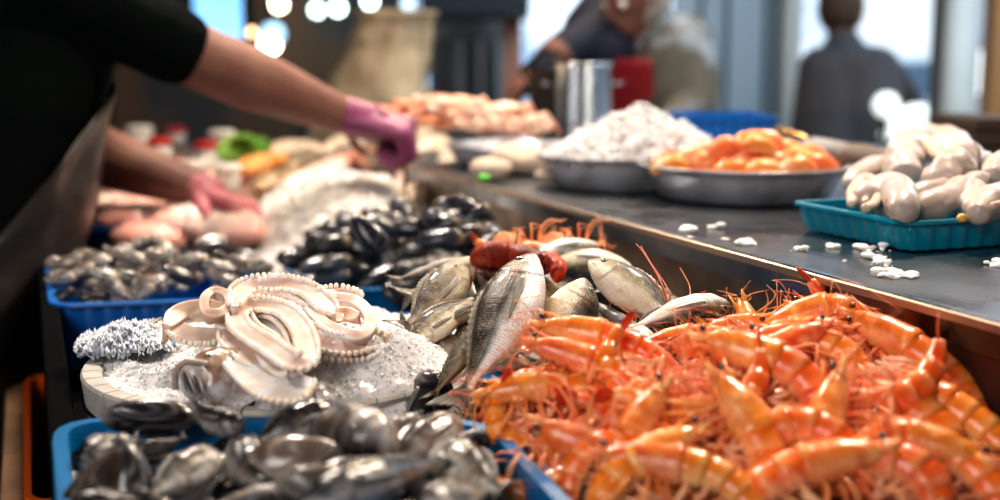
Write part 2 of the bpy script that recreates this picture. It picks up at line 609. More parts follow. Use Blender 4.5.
# ------------------------------------------------------------ prawns
def make_prawn(curl=150, L=.158, rad=.0142, seed=0, base=(.85, .185, .018), pale=(.96, .42, .16), head=(.82, .21, .03), name='shrimp', simple=False, fat=1):
    rnd = random.Random(seed)
    root = thing(name, 'orange cooked shrimp', 'shrimp')
    P = Vector((0, 0, 0)); N_ = 100
    pts = []; ths = []
    for i in range(N_ + 1):
        s = i / N_
        th = R(curl) * sstep(.30, 1.02, s) * .9 + R(curl) * .1 * s
        pts.append(P.copy()); ths.append(th)
        P = P + Vector((-math.cos(th), 0, -math.sin(th))) * (L / N_)
    cen = sum(pts, Vector()) / len(pts)
    pts = [p - cen for p in pts]

    def fr(s):
        f = min(N_ - 1e-6, max(0, s * N_)); i = int(f)
        p = pts[i].lerp(pts[i + 1], f - i); th = ths[i]
        return p, Vector((-math.cos(th), 0, -math.sin(th))), Vector((-math.sin(th), 0, math.cos(th)))

    rp = [(0, .12), (.03, .35), (.1, .68), (.2, .95), (.33, 1.05), (.4, 1), (.6, .88), (.8, .62), (.92, .38), (1, .2)]

    def ring(s, k=1, n=20):
        p, t, d = fr(s)
        r = interp(s, rp) * rad * k * fat
        out = []
        for j in range(n):
            a = 2 * math.pi * j / n
            ca, sa = math.cos(a), math.sin(a)
            out.append(p + d * (ca * r * (1.08 if ca > 0 else .92)) + Vector((0, 1, 0)) * (sa * r * .86))
        return out, [(math.cos(2 * math.pi * j / n)) for j in range(n)]

    mb = MB(); rings = []; cols = []
    for i in range(22):                                   # carapace
        s = .37 * (i / 21)
        rg, cs = ring(s, 1.04 + (.05 if i > 18 else 0))
        rings.append(rg)
        for j, c in enumerate(cs):
            n = noise.noise(Vector((s * 18, j * .5, seed))) + .6 * noise.noise(Vector((s * 60, j * 1.3, seed)))
            k = mixc(head, (.9, .42, .2), sstep(.2, -.8, c) * .7)
            k = mixc(k, (.55, .1, .03), max(0, n) * .9)
            k = mixc(k, (.95, .55, .25), max(0, -n - .15) * 1.2)
            cols.append(k)
    mb.loft(rings, cols)
    p, t, d = fr(.06)
    a0 = p + d * rad * .5
    for k in range(7):                                    # rostrum with teeth
        q = a0 + d * rad * .28 + t * (-(k - 2) * L * .016)
        mb.tube([q, q + d * .0022 - t * .003], [.0009, .0002], 4, head)
    mb.tube([a0 + t * L * .08 + d * rad * .2, a0 + d * rad * .25, a0 - t * L * .09 + d * rad * .6], [.002, .0016, .0003], 6, head)
    for sd in (1, -1):                                    # antennal scales
        q = p + Vector((0, sd * rad * .4, 0))
        mb.tube([q, q - t * L * .05 + d * -.001, q - t * L * .1 + Vector((0, sd * .003, 0))], [.002, .0032, .0006], 6, pale, flat=.3, nrm=(0, 1, 0))
    mb.build('head_shell', shellm, root)

    mb = MB(); rings = []; cols = []
    segs = [.36, .47, .57, .66, .75, .83, .95]
    for q in range(6):                                    # overlapping plates
        a, b = segs[q], segs[q + 1]
        for i in range(6):
            u = i / 5
            s = lerp(a, b, u)
            rg, cs = ring(s, .985 + .035 * math.sin(min(1, u * 1.15) * math.pi * .55) - (.035 if i == 0 else 0))
            rings.append(rg)
            for j, c in enumerate(cs):
                n = noise.noise(Vector((s * 30, j * .4, seed + 4)))
                k = mixc(base, pale, (sstep(.35, .95, u) * .75))
                k = mixc(k, (.97, .58, .30), sstep(-.35, -.95, c) * .8)
                k = mixc(k, (.80, .13, .01), max(0, n) * .8)
                cols.append(k)
    mb.loft(rings, cols)
    mb.build('abdomen', shellm, root)

    mb = MB()
    p, t, d = fr(.95)
    for k, (sp, ln) in enumerate(((0, .11), (.45, .13), (-.45, .13), (.95, .12), (-.95, .12))):
        dr = (t * math.cos(sp) + Vector((0, 1, 0)) * math.sin(sp)).normalized()
        dr = (dr + d * (-.12 + .08 * abs(sp))).normalized()
        pth = [p + dr * (L * ln * u) for u in (0, .25, .5, .75, 1)]
        mb.tube(pth, [.0018, .0042, .0055, .0048, .0012], 10, lambda u: mixc(base, (.6, .05, .01), u), flat=.2, nrm=d)
    mb.build('tail_fan', shellm, root)

    for sd in (1, -1):
        p, t, d = fr(.045)
        q = p + Vector((0, sd * rad * .62, 0)) + d * rad * .42 - t * .003
        mb = MB()
        mb.tube([p + d * rad * .1 + Vector((0, sd * rad * .2, 0)), q], [.0012, .0014], 6, pale)
        mb.ball(q, .0026, 10, 8, (.006, .006, .01))
        mb.build('eye', eyem, root)
    # walking legs
    nl = 2 if simple else 3
    for sd in (1, -1):
        for k in range(nl):
            s = .17 + .055 * k * 4 / nl
            p, t, d = fr(s)
            w = rnd.uniform(-.3, .3)
            q0 = p - d * rad * .8 + Vector((0, sd * rad * .35, 0))
            q1 = q0 - d * rad * 1.1 + Vector((0, sd * rad * (.3 + w * .5), 0)) - t * rad * (.5 - .3 * k)
            q2 = q1 - d * rad * (.9 + w) - Vector((0, sd * rad * .2, 0)) + t * rad * (.9 * (k - 1.2))
            q3 = q2 + d * rad * .2 - Vector((0, sd * rad * .5, 0)) - t * rad * (1.1 + w * 2)
            pth = catmull([q0, q1, q2, q3], 3)
            m_ = len(pth)
            mb = MB(); mb.tube(pth, [.0016 * (1 - .75 * i / m_) for i in range(m_)], 5, lambda u: mixc((.82, .2, .05), (.9, .42, .2), u))
            mb.build('leg', legm, root)
    # long antennae
    for sd in ((1,) if simple or seed % 2 else (1, -1)):
        p, t, d = fr(.03)
        q = p + Vector((0, sd * rad * .4, 0))
        a1 = rnd.uniform(.2, .9); b1 = rnd.uniform(-.4, .8)
        pth = catmull([q, q - t * L * .12 + d * L * .10 * a1 + Vector((0, sd * L * .05, 0)), q - t * L * .18 + d * L * .1 * a1 + Vector((0, sd * L * .04, 0)),
                       q - t * L * .05 * b1 + d * L * .16 * a1 + Vector((0, sd * L * .06, 0)), q + t * L * .2 + d * L * .14 * a1 + Vector((0, sd * L * .05, 0))], 5)
        mb = MB(); mb.tube(pth, [.00048 * (1 - .5 * i / len(pth)) for i in range(len(pth))], 4, (.8, .2, .05))
        mb.build('antenna', legm, root)
    # feelers and swimmerets
    mb = MB(); p, t, d = fr(.05)
    for k in range(7):
        y = rnd.uniform(-1, 1) * rad * .6
        q = p - d * rad * .2 + Vector((0, y, 0))
        mb.tube(catmull([q, q - t * L * .07 - d * rnd.uniform(-.3, .6) * rad * 2, q - t * L * rnd.uniform(.08, .2) - d * rnd.uniform(-.6, 1) * rad * 3 + Vector((0, y, 0))], 3),
                [.0009, .0009, .0008, .0007, .0006, .0004, .0003], 4, (.9, .3, .1))
    mb.build('feeler', legm, root)
    mb = MB()
    for q_ in range(5):
        for sd in (1, -1):
            p, t, d = fr((segs[q_] + segs[q_ + 1]) / 2)
            q = p - d * rad * .7 + Vector((0, sd * rad * .3, 0))
            mb.tube([q, q - d * rad * .6 - t * .002, q - d * rad * 1.2 - t * .005, q - d * rad * 1.55 - t * .007], [.0012, .0022, .0022, .0004], 6, (.96, .5, .3), flat=.35, nrm=(0, 1, 0))
    mb.build('swimmeret', shellm, root)
    return root


# ------------------------------------------------------------ mussels
def make_mussel(label, L=.062, Wd=.033, T=.024, dark=(.018, .02, .03), band=(.16, .17, .2), tip=(.35, .28, .2), name='mussel', gape=0.0, seed=0, cat='mussel', m=None):
    root = thing(name, label, cat)
    for sd in (1, -1):
        mb = MB(); rings = []; cols = []
        nr, ns = 12, 28
        for i in range(nr + 1):
            rho = i / nr
            row = []
            for j in range(ns):
                a = 2 * math.pi * j / ns
                x = math.cos(a); y = math.sin(a)
                wv = Wd * .5 * (1 - .42 * (x + 1) / 2 * 1.0) * (1.15 if y > 0 else .9)
                ox = L * .5 * x; oy = wv * y
                cx, cy = L * .18, 0
                px = lerp(cx, ox, rho); py = lerp(cy, oy, rho)
                h = T * .5 * math.sqrt(max(0, 1 - rho ** 2.2)) * (1 + .25 * (px / L))
                h += .0004 * math.sin(rho * 34 + seed)
                row.append((px, sd * (h + gape * (.5 - px / L) * .3), py))
                n = noise.noise(Vector((px * 60, py * 60, seed + 3)))
                b = .5 + .5 * math.sin(rho * 22 + n * 3)
                k = mixc(dark, band, sstep(.55, 1, b) * .8 * sstep(.2, .5, rho + n * .3))
                k = mixc(k, tip, sstep(.32 * L, .5 * L, px))
                cols.append(k)
            rings.append(row)
        mb.loft(rings, cols, caps=False)
        mb.add([(L * .18, sd * (T * .5 * 1.03), 0)], [], cols[0])
        o = mb.build('shell_valve', m or musselm, root)
    return root


# ------------------------------------------------------------ frilled tentacles
def frilled(name, root, path, width, thick=.006, n_hint=None, teeth=True, loop=False, m=None, c1=(1, 1, 1), c2=(1, .82, .72), knob=.0033, taper=True, both=True):
    pts = catmull(path, 9, loop)
    m_ = len(pts)
    c1 = tuple(c * .78 for c in c1); c2 = tuple(c * .76 for c in c2)
    mb = MB(); rings = []; cols = []
    edgeA = []; edgeB = []
    tl = 0
    for i, p in enumerate(pts):
        t = (pts[(i + 1) % m_] - pts[i - 1]) if loop else (pts[min(i + 1, m_ - 1)] - pts[max(0, i - 1)])
        t.normalize()
        n = (n_hint or ((CAM - p).normalized() * .7 + Vector((0, 0, .6)))).normalized()
        a = t.cross(n).normalized(); n = a.cross(t).normalized()
        u = i / (m_ - 1)
        w = width(u) if callable(width) else width
        if taper and not loop: w *= min(1, .35 + 4 * u, .3 + 4 * (1 - u))
        row = []
        for j in range(18):
            an = 2 * math.pi * j / 18
            ca, sa = math.cos(an), math.sin(an)
            rr = w * (1 + .05 * noise.noise(p * 90))
            x = ca * rr
            y = sa * thick * (1 - .3 * abs(ca)) + (thick * .8 * ca * ca) - thick * .4
            row.append(p + a * x + n * y)
            cols.append(mixc(c2, c1, abs(ca) ** 1.5 * .7 + .35 * (sa > 0)))
        rings.append(row)
        edgeA.append(p + a * w * .98 + n * thick * .5); edgeB.append(p - a * w * .98 + n * thick * .5)
    mb.loft(rings, cols, loop=loop)
    if teeth:
        for e in ([edgeA, edgeB] if both else [edgeA]):
            acc = 0; sp = knob * 1.75
            for i in range(1, len(e)):
                d = (e[i] - e[i - 1]).length
                acc += d
                k = 0
                while acc >= sp:
                    acc -= sp
                    q = e[i].lerp(e[i - 1], min(1, acc / max(d, 1e-6)))
                    out = (q - pts[i]).normalized()
                    mb.ball(q + out * knob * .7, (knob * .8, knob * .8, knob * .95), 7, 5, (1.0, .95, .90))
    return mb.build(name, m or squidm, root)


def blobtube(path, rads, n=20, lump=.08, seed=0, k=6):
    pts = catmull(path, k)
    m_ = len(pts)
    rr = [interp(i / (m_ - 1), [(j / (len(rads) - 1), r) for j, r in enumerate(rads)]) for i in range(m_)]
    rr[0] *= .35; rr[-1] *= .35
    mb = MB(); mb.tube(pts, rr, n)
    for i, v in enumerate(mb.v):
        v = Vector(v); c = pts[i // n]
        mb.v[i] = tuple(c + (v - c) * (1 + lump * noise.noise(v * 45 + Vector((seed, 0, 0)))))
    return mb


# ------------------------------------------------------------ ice
def ice_heap(name, label, poly, hfun, ncr, size, m=None, gx=70, grp=None, tint=(1, 1, 1), nz=.006, spike=1.0, seed=1):
    """poly: (x0,x1,y0,y1, inside(x,y)); hfun(x,y)->z"""
    rnd = random.Random(seed)
    x0, x1, y0, y1, inside = poly
    mb = MB(); idx = {}
    vs = []; fs = []
    gy = max(8, int(gx * (y1 - y0) / (x1 - x0)))
    for i in range(gx + 1):
        for j in range(gy + 1):
            x = lerp(x0, x1, i / gx); y = lerp(y0, y1, j / gy)
            if inside(x, y):
                idx[(i, j)] = len(vs)
                z = hfun(x, y) + nz * noise.fractal(Vector((x * 40, y * 40, seed)), .6, 2, 3)
                vs.append((x, y, z))
    for i in range(gx):
        for j in range(gy):
            q = [(i, j), (i + 1, j), (i + 1, j + 1), (i, j + 1)]
            if all(k in idx for k in q):
                fs.append(tuple(idx[k] for k in q))
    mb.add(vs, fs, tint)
    n = 0
    while n < ncr:
        x = rnd.uniform(x0, x1); y = rnd.uniform(y0, y1)
        if not inside(x, y): continue
        n += 1
        z = hfun(x, y) + nz * noise.fractal(Vector((x * 40, y * 40, seed)), .6, 2, 3)
        s = size * rnd.uniform(.4, 1.3)
        c = Vector((x, y, z + s * .15))
        pts = []
        for k in range(6):
            ax = [(1, 0, 0), (-1, 0, 0), (0, 1, 0), (0, -1, 0), (0, 0, 1), (0, 0, -1)][k]
            v = Vector(ax) * s * rnd.uniform(.35, 1.1) + Vector((rnd.uniform(-.4, .4), rnd.uniform(-.4, .4), rnd.uniform(-.4, .4))) * s
            if k == 4: v.z *= spike
            pts.append(c + v)
        b = rnd.uniform(.82, 1.08)
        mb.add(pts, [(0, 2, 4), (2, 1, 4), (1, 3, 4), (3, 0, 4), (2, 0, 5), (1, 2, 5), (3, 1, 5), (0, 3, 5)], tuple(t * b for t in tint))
    o = mb.build(name, m or icem, None, smooth=False)
    tag(o, label, 'ice', grp, 'stuff')
    return o


# ------------------------------------------------------------ trays
def tray(name, label, cat, corners, z_rim, depth, m, flare=.9, rim=.008, rad=.03, group=None, ribs=0, wall=.003):
    """open tray: corners are world xy points of the rim, anticlockwise"""
    cs = [Vector((c[0], c[1], 0)) for c in corners]
    cen = sum(cs, Vector()) / len(cs)
    out = []
    n = len(cs)
    for i in range(n):
        p = cs[i]; a = (cs[i - 1] - p); b = (cs[(i + 1) % n] - p)
        r = min(rad, a.length * .45, b.length * .45)
        p0 = p + a.normalized() * r; p1 = p + b.normalized() * r
        for k in range(7):
            t = k / 6
            out.append((1 - t) ** 2 * p0 + 2 * t * (1 - t) * p + t * t * p1)
    # resample the straight runs
    pts = []
    for i in range(len(out)):
        a, b = out[i], out[(i + 1) % len(out)]
        st = max(1, int((b - a).length / .006))
        for k in range(st): pts.append(a.lerp(b, k / st))

    def ringat(off, z, sc=1.0, rib=0):
        r = []
        for i, p in enumerate(pts):
            t = (pts[(i + 1) % len(pts)] - pts[i - 1]).normalized()
            nn = Vector((t.y, -t.x, 0))
            q = cen + (p - cen) * sc + nn * (off + rib * (1 if (i // 2) % 2 else 0))
            r.append((q.x, q.y, z))
        return r
    mb = MB()
    z = z_rim
    rb = .0035 if ribs else 0
    rings = [ringat(-wall * .3, z - depth * .98 + wall, flare), ringat(0, z - .008, .985, rb), ringat(0, z - .002, .99), ringat(0, z, .992), ringat(rim, z, 1), ringat(rim + .001, z - .0035, 1),
             ringat(rim - .003, z - .0045, 1), ringat(wall, z - .006, .99), ringat(wall, z - .010, .985, rb), ringat(wall, z - depth, flare, rb)]
    mb.loft(rings, caps=False)
    # floor, top and underside
    fl = ringat(-wall * .3, z - depth * .98 + wall, flare); fu = ringat(wall, z - depth, flare, rb)
    o = len(mb.v)
    mb.add(fl, [tuple(range(len(fl)))]); mb.add(fu, [tuple(reversed(range(len(fu))))])
    ob = mb.build(name, m, None)
    es = ob.modifiers.new('e', 'EDGE_SPLIT'); es.split_angle = R(50)
    return tag(ob, label, cat, group)

# ------------------------------------------------------------ people
skinm = mat('skin', (.21, .105, .075), rough=.6, col2=(.17, .07, .05), nscale=14, sss=.15, sss_col=(1, .35, .2), bump=.2, bscale=120, bdist=.001)
glovem = mat('glove_rubber', (.24, .055, .13), rough=.42, coat=.1, col2=(.19, .04, .105), nscale=18, bump=.4, bscale=60)
pinkglove = mat('thin_glove', (.42, .14, .15), rough=.5, coat=.0, col2=(.34, .09, .11), nscale=22, bump=.4, bscale=60)
tshirt = mat('black_cotton', (.0025, .004, .004), rough=.95, spec=.05, col2=(.004, .006, .0055), nscale=10, bump=.5, bscale=18, bdist=.01)
apronm = mat('rubber_apron', (.016, .013, .012), rough=.34, coat=.15, col2=(.028, .023, .02), nscale=5, bump=.5, bscale=7, bdist=.02)
hairm = mat('brown_hair', (.07, .04, .025), rough=.7, bump=.8, bscale=90, bdist=.005)
greyjk = mat('grey_jacket', (.055, .062, .08), rough=.85, col2=(.085, .075, .075), nscale=6, bump=.4, bscale=14, bdist=.01)
oliveco = mat('olive_grey_coat', (.085, .08, .065), rough=.8, col2=(.24, .27, .30), nscale=5, nsharp=(.48, .56), bump=.4, bscale=14, bdist=.01)
redap = mat('red_apron', (.24, .01, .018), rough=.6)
navym = mat('navy_jacket', (.006, .010, .028), rough=.7)
trous = mat('dark_trousers', (.02, .02, .025), rough=.85)
shoem = mat('black_boot_rubber', (.012, .012, .012), rough=.5)


def hand(mb, w, d, nrm, s=1.0, curl=.5, side=1, r=.0085):
    """palm plus five fingers; w wrist, d pointing, nrm back of the hand, side +1 puts the thumb on d x nrm"""
    d = d.normalized(); a = d.cross(nrm).normalized(); n = a.cross(d).normalized()
    P = lambda x, y, z: w + d * (x * s) + a * (y * s) + n * (z * s)
    for y in (-.026, -.009, .009, .026):
        mb.capsule(P(.0, y * .6, 0), P(.082, y, .002), .016 * s, .0125 * s, 10)
    ln = {-.028: .062, -.0095: .075, .0095: .08, .028: .072}
    for y, L_ in ln.items():
        y = y * side
        p = P(.082, y, .002); th = .25 * curl
        for k, f in enumerate((.45, .32, .23)):
            th += curl * (.75 if k == 0 else .95)
            q = p + d * (math.cos(th) * L_ * f * s * 1.05) - n * (math.sin(th) * L_ * f * s * 1.05)
            mb.capsule(p, q, r * s * (1.08 - .1 * k), r * s * (1 - .1 * k), 9)
            p = q
    p = P(.018, .026 * side, -.006)
    for k, (dx, dy, dz, rr) in enumerate(((.032, .02, -.014, .0125), (.028, .006, -.016, .0105), (.022, -.006, -.010, .0095))):
        q = p + d * (dx * s) + a * (dy * side * s) + n * (dz * s)
        mb.capsule(p, q, rr * s * 1.05, rr * s, 9)
        p = q


def head_geo(mb, c, f, up=Vector((0, 0, 1)), s=1.0):
    f = f.normalized(); a = f.cross(up).normalized(); up = a.cross(f).normalized()
    M = Matrix((f, -a, up)).transposed()
    mb.ball(c + f * -.008 * s, (.092 * s, .076 * s, .108 * s), 18, 14, M=M)
    mb.ball(c + f * .02 * s - up * .055 * s, (.064 * s, .056 * s, .062 * s), 16, 12, M=M)
    mb.capsule(c + f * .088 * s + up * .012 * s, c + f * .108 * s - up * .024 * s, .008 * s, .013 * s, 8)
    mb.capsule(c + f * .082 * s + up * .026 * s + a * .03 * s, c + f * .082 * s + up * .026 * s - a * .03 * s, .010 * s, .010 * s, 8)
    mb.capsule(c + f * .084 * s - up * .052 * s + a * .018 * s, c + f * .084 * s - up * .052 * s - a * .018 * s, .007 * s, .007 * s, 8)
    for sd in (1, -1):
        mb.ball(c + a * (.078 * sd * s) - up * .006 * s, (.018 * s, .009 * s, .03 * s), 10, 8, M=M)


def face_bits(root, c, f, s=1.0):
    a = f.cross(Vector((0, 0, 1))).normalized()
    for sd in (1, -1):
        mb = MB(); q = c + f * .080 * s + a * (.032 * sd * s) + Vector((0, 0, .008 * s))
        mb.ball(q, .0125 * s, 12, 8, (.8, .78, .74)); mb.ball(q + f * .0085 * s, .006 * s, 8, 6, (.02, .012, .01))
        mb.build('eye', eyem, root)


def hair(root, c, f, m, s=1.0, cap=1.06):
    mb = MB(); f = f.normalized(); a = f.cross(Vector((0, 0, 1))).normalized()
    M = Matrix((f, -a, Vector((0, 0, 1)))).transposed()
    mb.ball(c + Vector((0, 0, .006)) - f * .014 * s, (.094 * cap * s, .08 * cap * s, .108 * cap * s), 26, 20, M=M)
    o = []
    keep = []
    for i, v in enumerate(mb.v):
        l = M.transposed() @ (Vector(v) - c)
        if l.x > .02 * s and l.z < .058 * s: l.x = min(l.x, .02 * s)
        l.z = max(l.z, -.07 * s)
        n = 1 + .05 * noise.noise(l * 60)
        mb.v[i] = tuple(c + M @ (l * n))
    mb.build('hair', m, root)


def human(name, label, J, top, bottom, hairmat=None, hair_scale=1.0, face=Vector((0, -1, 0)), sleeve=1.0, vox=.008, s=1.0, headf=None, skinmat=None, handcurl=.5, arm=1.0):
    root = thing(name, label, 'person')
    mb = MB()
    J = {k: Vector(v) for k, v in J.items()}
    face = face.normalized(); sd_ = face.cross(Vector((0, 0, 1))).normalized()
    headf = (headf or face).normalized()
    head_geo(mb, J['head'], headf, s=s)
    mb.capsule(J['neck'], J['head'] - Vector((0, 0, .06)), .055 * s, .05 * s)
    sh = (J['shL'] + J['shR']) / 2

    def torso(mb, k):
        mb.capsule(J['shL'].lerp(sh, .15), J['shR'].lerp(sh, .15), .062 * s + k, .062 * s + k)
        for t in (-1, 1):
            o = sd_ * (.065 * t * s)
            mb.capsule(sh - Vector((0, 0, .05)) + o, J['chest'] + o * 1.1, .105 * s + k, .115 * s + k)
            mb.capsule(J['chest'] + o * 1.1, J['pelvis'] + o * 1.2, .11 * s + k, .115 * s + k)
        mb.capsule(J['neck'] - Vector((0, 0, .02)), sh, .06 * s + k, .09 * s + k)

    torso(mb, 0)
    for e in 'LR':
        ak = s * arm
        mb.capsule(J['sh' + e], J['el' + e], .056 * ak, .046 * ak)
        fm = J['el' + e].lerp(J['wr' + e], .3)
        mb.capsule(J['el' + e], fm, .046 * ak, .048 * ak)
        mb.capsule(fm, J['wr' + e], .048 * ak, .029 * ak)
        d = (J['wr' + e] - J['el' + e]).normalized()
        hand(mb, J['wr' + e], d, Vector((0, 0, 1)) if abs(d.z) < .8 else face, s, handcurl, 1 if e == 'L' else -1)
        mb.capsule(J['hip' + e], J['kn' + e], .088 * s, .058 * s)
        mb.capsule(J['kn' + e], J['an' + e], .056 * s, .036 * s)
        mb.capsule(J['an' + e] - Vector((0, 0, .03)), J['an' + e] + face * .15 - Vector((0, 0, .05)), .036 * s, .03 * s)
    o = mb.build('body', skinmat or skinm, root)
    fuse(o, vox, 5)
    mb = MB()
    torso(mb, .014)
    for e in 'LR':
        mb.capsule(J['sh' + e], J['sh' + e].lerp(J['el' + e], min(1, sleeve * 1.0)), .07 * s, (.062 if sleeve >= 1 else .068) * s)
        if sleeve > 1:
            mb.capsule(J['el' + e], J['el' + e].lerp(J['wr' + e], sleeve - 1.03), .062 * s, .045 * s)
    o = mb.build('jacket' if sleeve > 1 else 't_shirt', top, root); fuse(o, vox, 5)
    mb = MB()
    mb.capsule(J['hipL'] + Vector((0, 0, .05)), J['hipR'] + Vector((0, 0, .05)), .125 * s, .125 * s)
    for e in 'LR':
        mb.capsule(J['hip' + e], J['kn' + e], .103 * s, .075 * s)
        mb.capsule(J['kn' + e], J['an' + e], .072 * s, .062 * s)
    o = mb.build('trousers', bottom, root); fuse(o, vox * 1.3, 5)
    for e in 'LR':
        mb = MB()
        mb.capsule(J['an' + e] - Vector((0, 0, .03)) - face * .03, J['an' + e] + face * .16 - Vector((0, 0, .05)), .045 * s, .04 * s)
        o = mb.build('shoe', shoem, root); fuse(o, vox, 4)
    if hairmat: hair(root, J['head'], headf, hairmat, s, 1.06 * hair_scale)
    face_bits(root, J['head'], headf, s)
    return root, J


def legs(J, pel, face, spread=.1, s=1.0, floor=0):
    sd_ = face.cross(Vector((0, 0, 1))).normalized()
    for e, t in (('L', -1), ('R', 1)):
        h = pel + sd_ * (.09 * t * s) - Vector((0, 0, .05))
        a = Vector((h.x, h.y, floor + .09)) + sd_ * (spread * .3 * t)
        J['hip' + e] = h; J['an' + e] = a
        J['kn' + e] = h.lerp(a, .5) + face * .03


# the vendor leaning over the stall from the left
vf = Vector((.96, .28, 0)).normalized()
pel = atd(-50, 360, 1.98)
J = dict(head=atd(95, -128, 2.12), neck=atd(62, -78, 2.08), chest=atd(8, 110, 2.02), pelvis=pel,
         shR=atd(55, -12, 1.93), elR=atd(205, 60, 2.08), wrR=atd(344, 116, 2.28),
         shL=atd(70, -30, 2.28), elL=atd(82, 150, 2.34), wrL=atd(196, 189, 2.25))
legs(J, pel, vf)
vendor, J = human('person', 'person in black t-shirt and dark rubber apron reaching over the stall with gloved hands', J, tshirt, trous, hairm,
                  face=vf, sleeve=.78, arm=1.22, vox=.006, headf=Vector((.85, .2, -.35)))
tag(vendor, group=None)
# purple glove on the near hand, fist closed round a hook
mb = MB()
wr = J['wrR']; d = (atd(402, 130, 2.29) - wr).normalized()
n0 = (UP * .9 + RT * .3 - FW * .35)
hand(mb, wr + d * .008, d, n0, 1.36, 1.25, -1, r=.0125)
mb.capsule(wr - (wr - J['elR']).normalized() * .012, wr + d * .05, .037, .037)
g = mb.build('glove', glovem, vendor); fuse(g, .0035, 3); g['label'] = 'purple rubber glove closed in a fist'
mb = MB(); mb.tube([wr - (wr - J['elR']).normalized() * (.016 + .004 * k) for k in range(4)], [.034, .0365, .0365, .0345], 20)
mb.build('glove_cuff', glovem, vendor)
mb = MB()
wl = J['wrL']; d = (atd(258, 214, 2.2) - wl).normalized()
hand(mb, wl + d * .01, d, UP * .9 + RT * .25 - FW * .1, 1.15, .62, 1, r=.0112)
mb.capsule(wl - d * .01, wl + d * .03, .034, .035)
g = mb.build('glove', pinkglove, vendor); fuse(g, .0035, 3); g['label'] = 'thin pink glove with half curled fingers'
# apron hanging from chest to shin
mb = MB(); rings = []
for i in range(46):
    t = i / 45
    if t < .5:
        c = J['chest'].lerp(J['pelvis'], t / .5) + Vector((0, 0, .07 * (1 - t * 2)))
    else:
        q = J['pelvis'].copy(); q.z = lerp(J['pelvis'].z, .35, (t - .5) / .5); c = q + vf * (.02 * (t - .5))
    row = []
    for j in range(41):
        a = R(lerp(-112, 112, j / 40)) * (.62 + .38 * min(1, t * 2.4))
        rad = .155 + .035 * math.sin(a * 5 + t * 4) * (t ** 1.2) * .8 + .012 * noise.noise(Vector((a * 2, t * 7, 0)))
        w = 1.28 - .2 * math.cos(a)
        dirv = vf * math.cos(a) + vf.cross(Vector((0, 0, 1))) * (math.sin(a) * 1.3)
        drop = (.16 * (abs(lerp(-1, 1, j / 40)) ** 1.3) + .02) * (1 - min(1, t * 2.2))
        row.append(c + dirv * (rad + .02) - Vector((0, 0, drop)))
    rings.append(row)
mb.loft(rings, (1, 1, 1), closed=False)
o = mb.build('apron', apronm, vendor); o['label'] = 'dark grey rubber apron with soft sheen'
sd = o.modifiers.new('s', 'SOLIDIFY'); sd.thickness = .003
# the hook in the fist
t = thing('fish_hook', 'thin dark metal rod held in the purple gloved fist', 'hook')
mb = MB(); p0 = atd(404, 156, 2.3); p1 = atd(407, 205, 2.3)
mb.tube([p0.lerp(p1, k / 6) for k in range(7)], .003, 8); mb.build('shaft', blackm, t)
mb = MB(); mb.tube([p1 + RT * (.012 * math.sin(a) - 0) + UP * (-.012 + .012 * math.cos(a)) for a in [k * .35 for k in range(11)]], .0022, 8); mb.build('hook_tip', blackm, t)

# man with his back turned
f = Vector((.25, 1, 0)).normalized()
dd = 4.95
pel = atd(852, 185, dd)
J2 = dict(head=atd(841, 8, dd + .02), neck=atd(843, 42, dd), chest=atd(848, 115, dd), pelvis=pel,
          shR=atd(880, 66, dd - .03), elR=atd(905, 100, dd + .12), wrR=atd(925, 140, dd + .3),
          shL=atd(818, 66, dd), elL=atd(806, 135, dd + .02), wrL=atd(815, 185, dd + .15))
legs(J2, pel, f)
human('person', 'person in dark grey jacket with back turned and short brown hair', J2, greyjk, trous, hairm, face=f, sleeve=1.95, vox=.011, s=1.14)

# stallholder in olive coat and red apron, head down
f = Vector((-.75, -.66, 0)).normalized()
dd = 3.35
pel = atd(668, 205, dd + .1)
J3 = dict(head=atd(634, -2, dd - .08), neck=atd(652, 20, dd), chest=atd(655, 95, dd), pelvis=pel,
          shR=atd(628, 44, dd + .05), elR=atd(616, 105, dd + .1), wrR=atd(590, 140, dd + .05),
          shL=atd(688, 40, dd - .08), elL=atd(700, 108, dd - .15), wrL=atd(640, 148, dd - .25))
legs(J3, pel, f)
p3, _ = human('person', 'person in olive grey coat and red apron bending over the ice basin', J3, oliveco, trous, None, face=f, sleeve=1.95, vox=.010, headf=Vector((-.75, -.6, -.35)))
hair(p3, J3['head'], f, mat('grey_hair', (.3, .27, .24), rough=.8, bump=.8, bscale=90), 1)
mb = MB(); rings = []
for i in range(20):
    t = i / 19
    c = J3['chest'].lerp(J3['pelvis'], t * 1.0) + Vector((0, 0, .1 * (1 - t)))
    rings.append([c + (f * math.cos(R(a)) + f.cross(Vector((0, 0, 1))) * (math.sin(R(a)) * 1.3)) * .158 for a in range(-30, 53, 4)])
mb.loft(rings, (1, 1, 1), closed=False); o = mb.build('apron', redap, p3); o['label'] = 'dark red apron front'
o.modifiers.new('s', 'SOLIDIFY').thickness = .004

# second stallholder in navy reaching left, behind the first
f = Vector((-1, -.1, 0)).normalized()
dd = 3.5
pel = atd(665, 190, dd + .2)
J4 = dict(head=atd(600, -42, dd), neck=atd(612, -10, dd), chest=atd(628, 50, dd), pelvis=pel,
          shR=atd(594, 38, dd), elR=atd(556, 58, dd), wrR=atd(530, 84, dd + .1),
          shL=atd(600, 30, dd - .2), elL=atd(566, 52, dd - .25), wrL=atd(540, 70, dd - .28))
legs(J4, pel, f)
human('person', 'person in navy jacket reaching leftward behind the olive coated stallholder', J4, navym, trous, hairm, face=f, sleeve=1.95, vox=.011, arm=1.25)

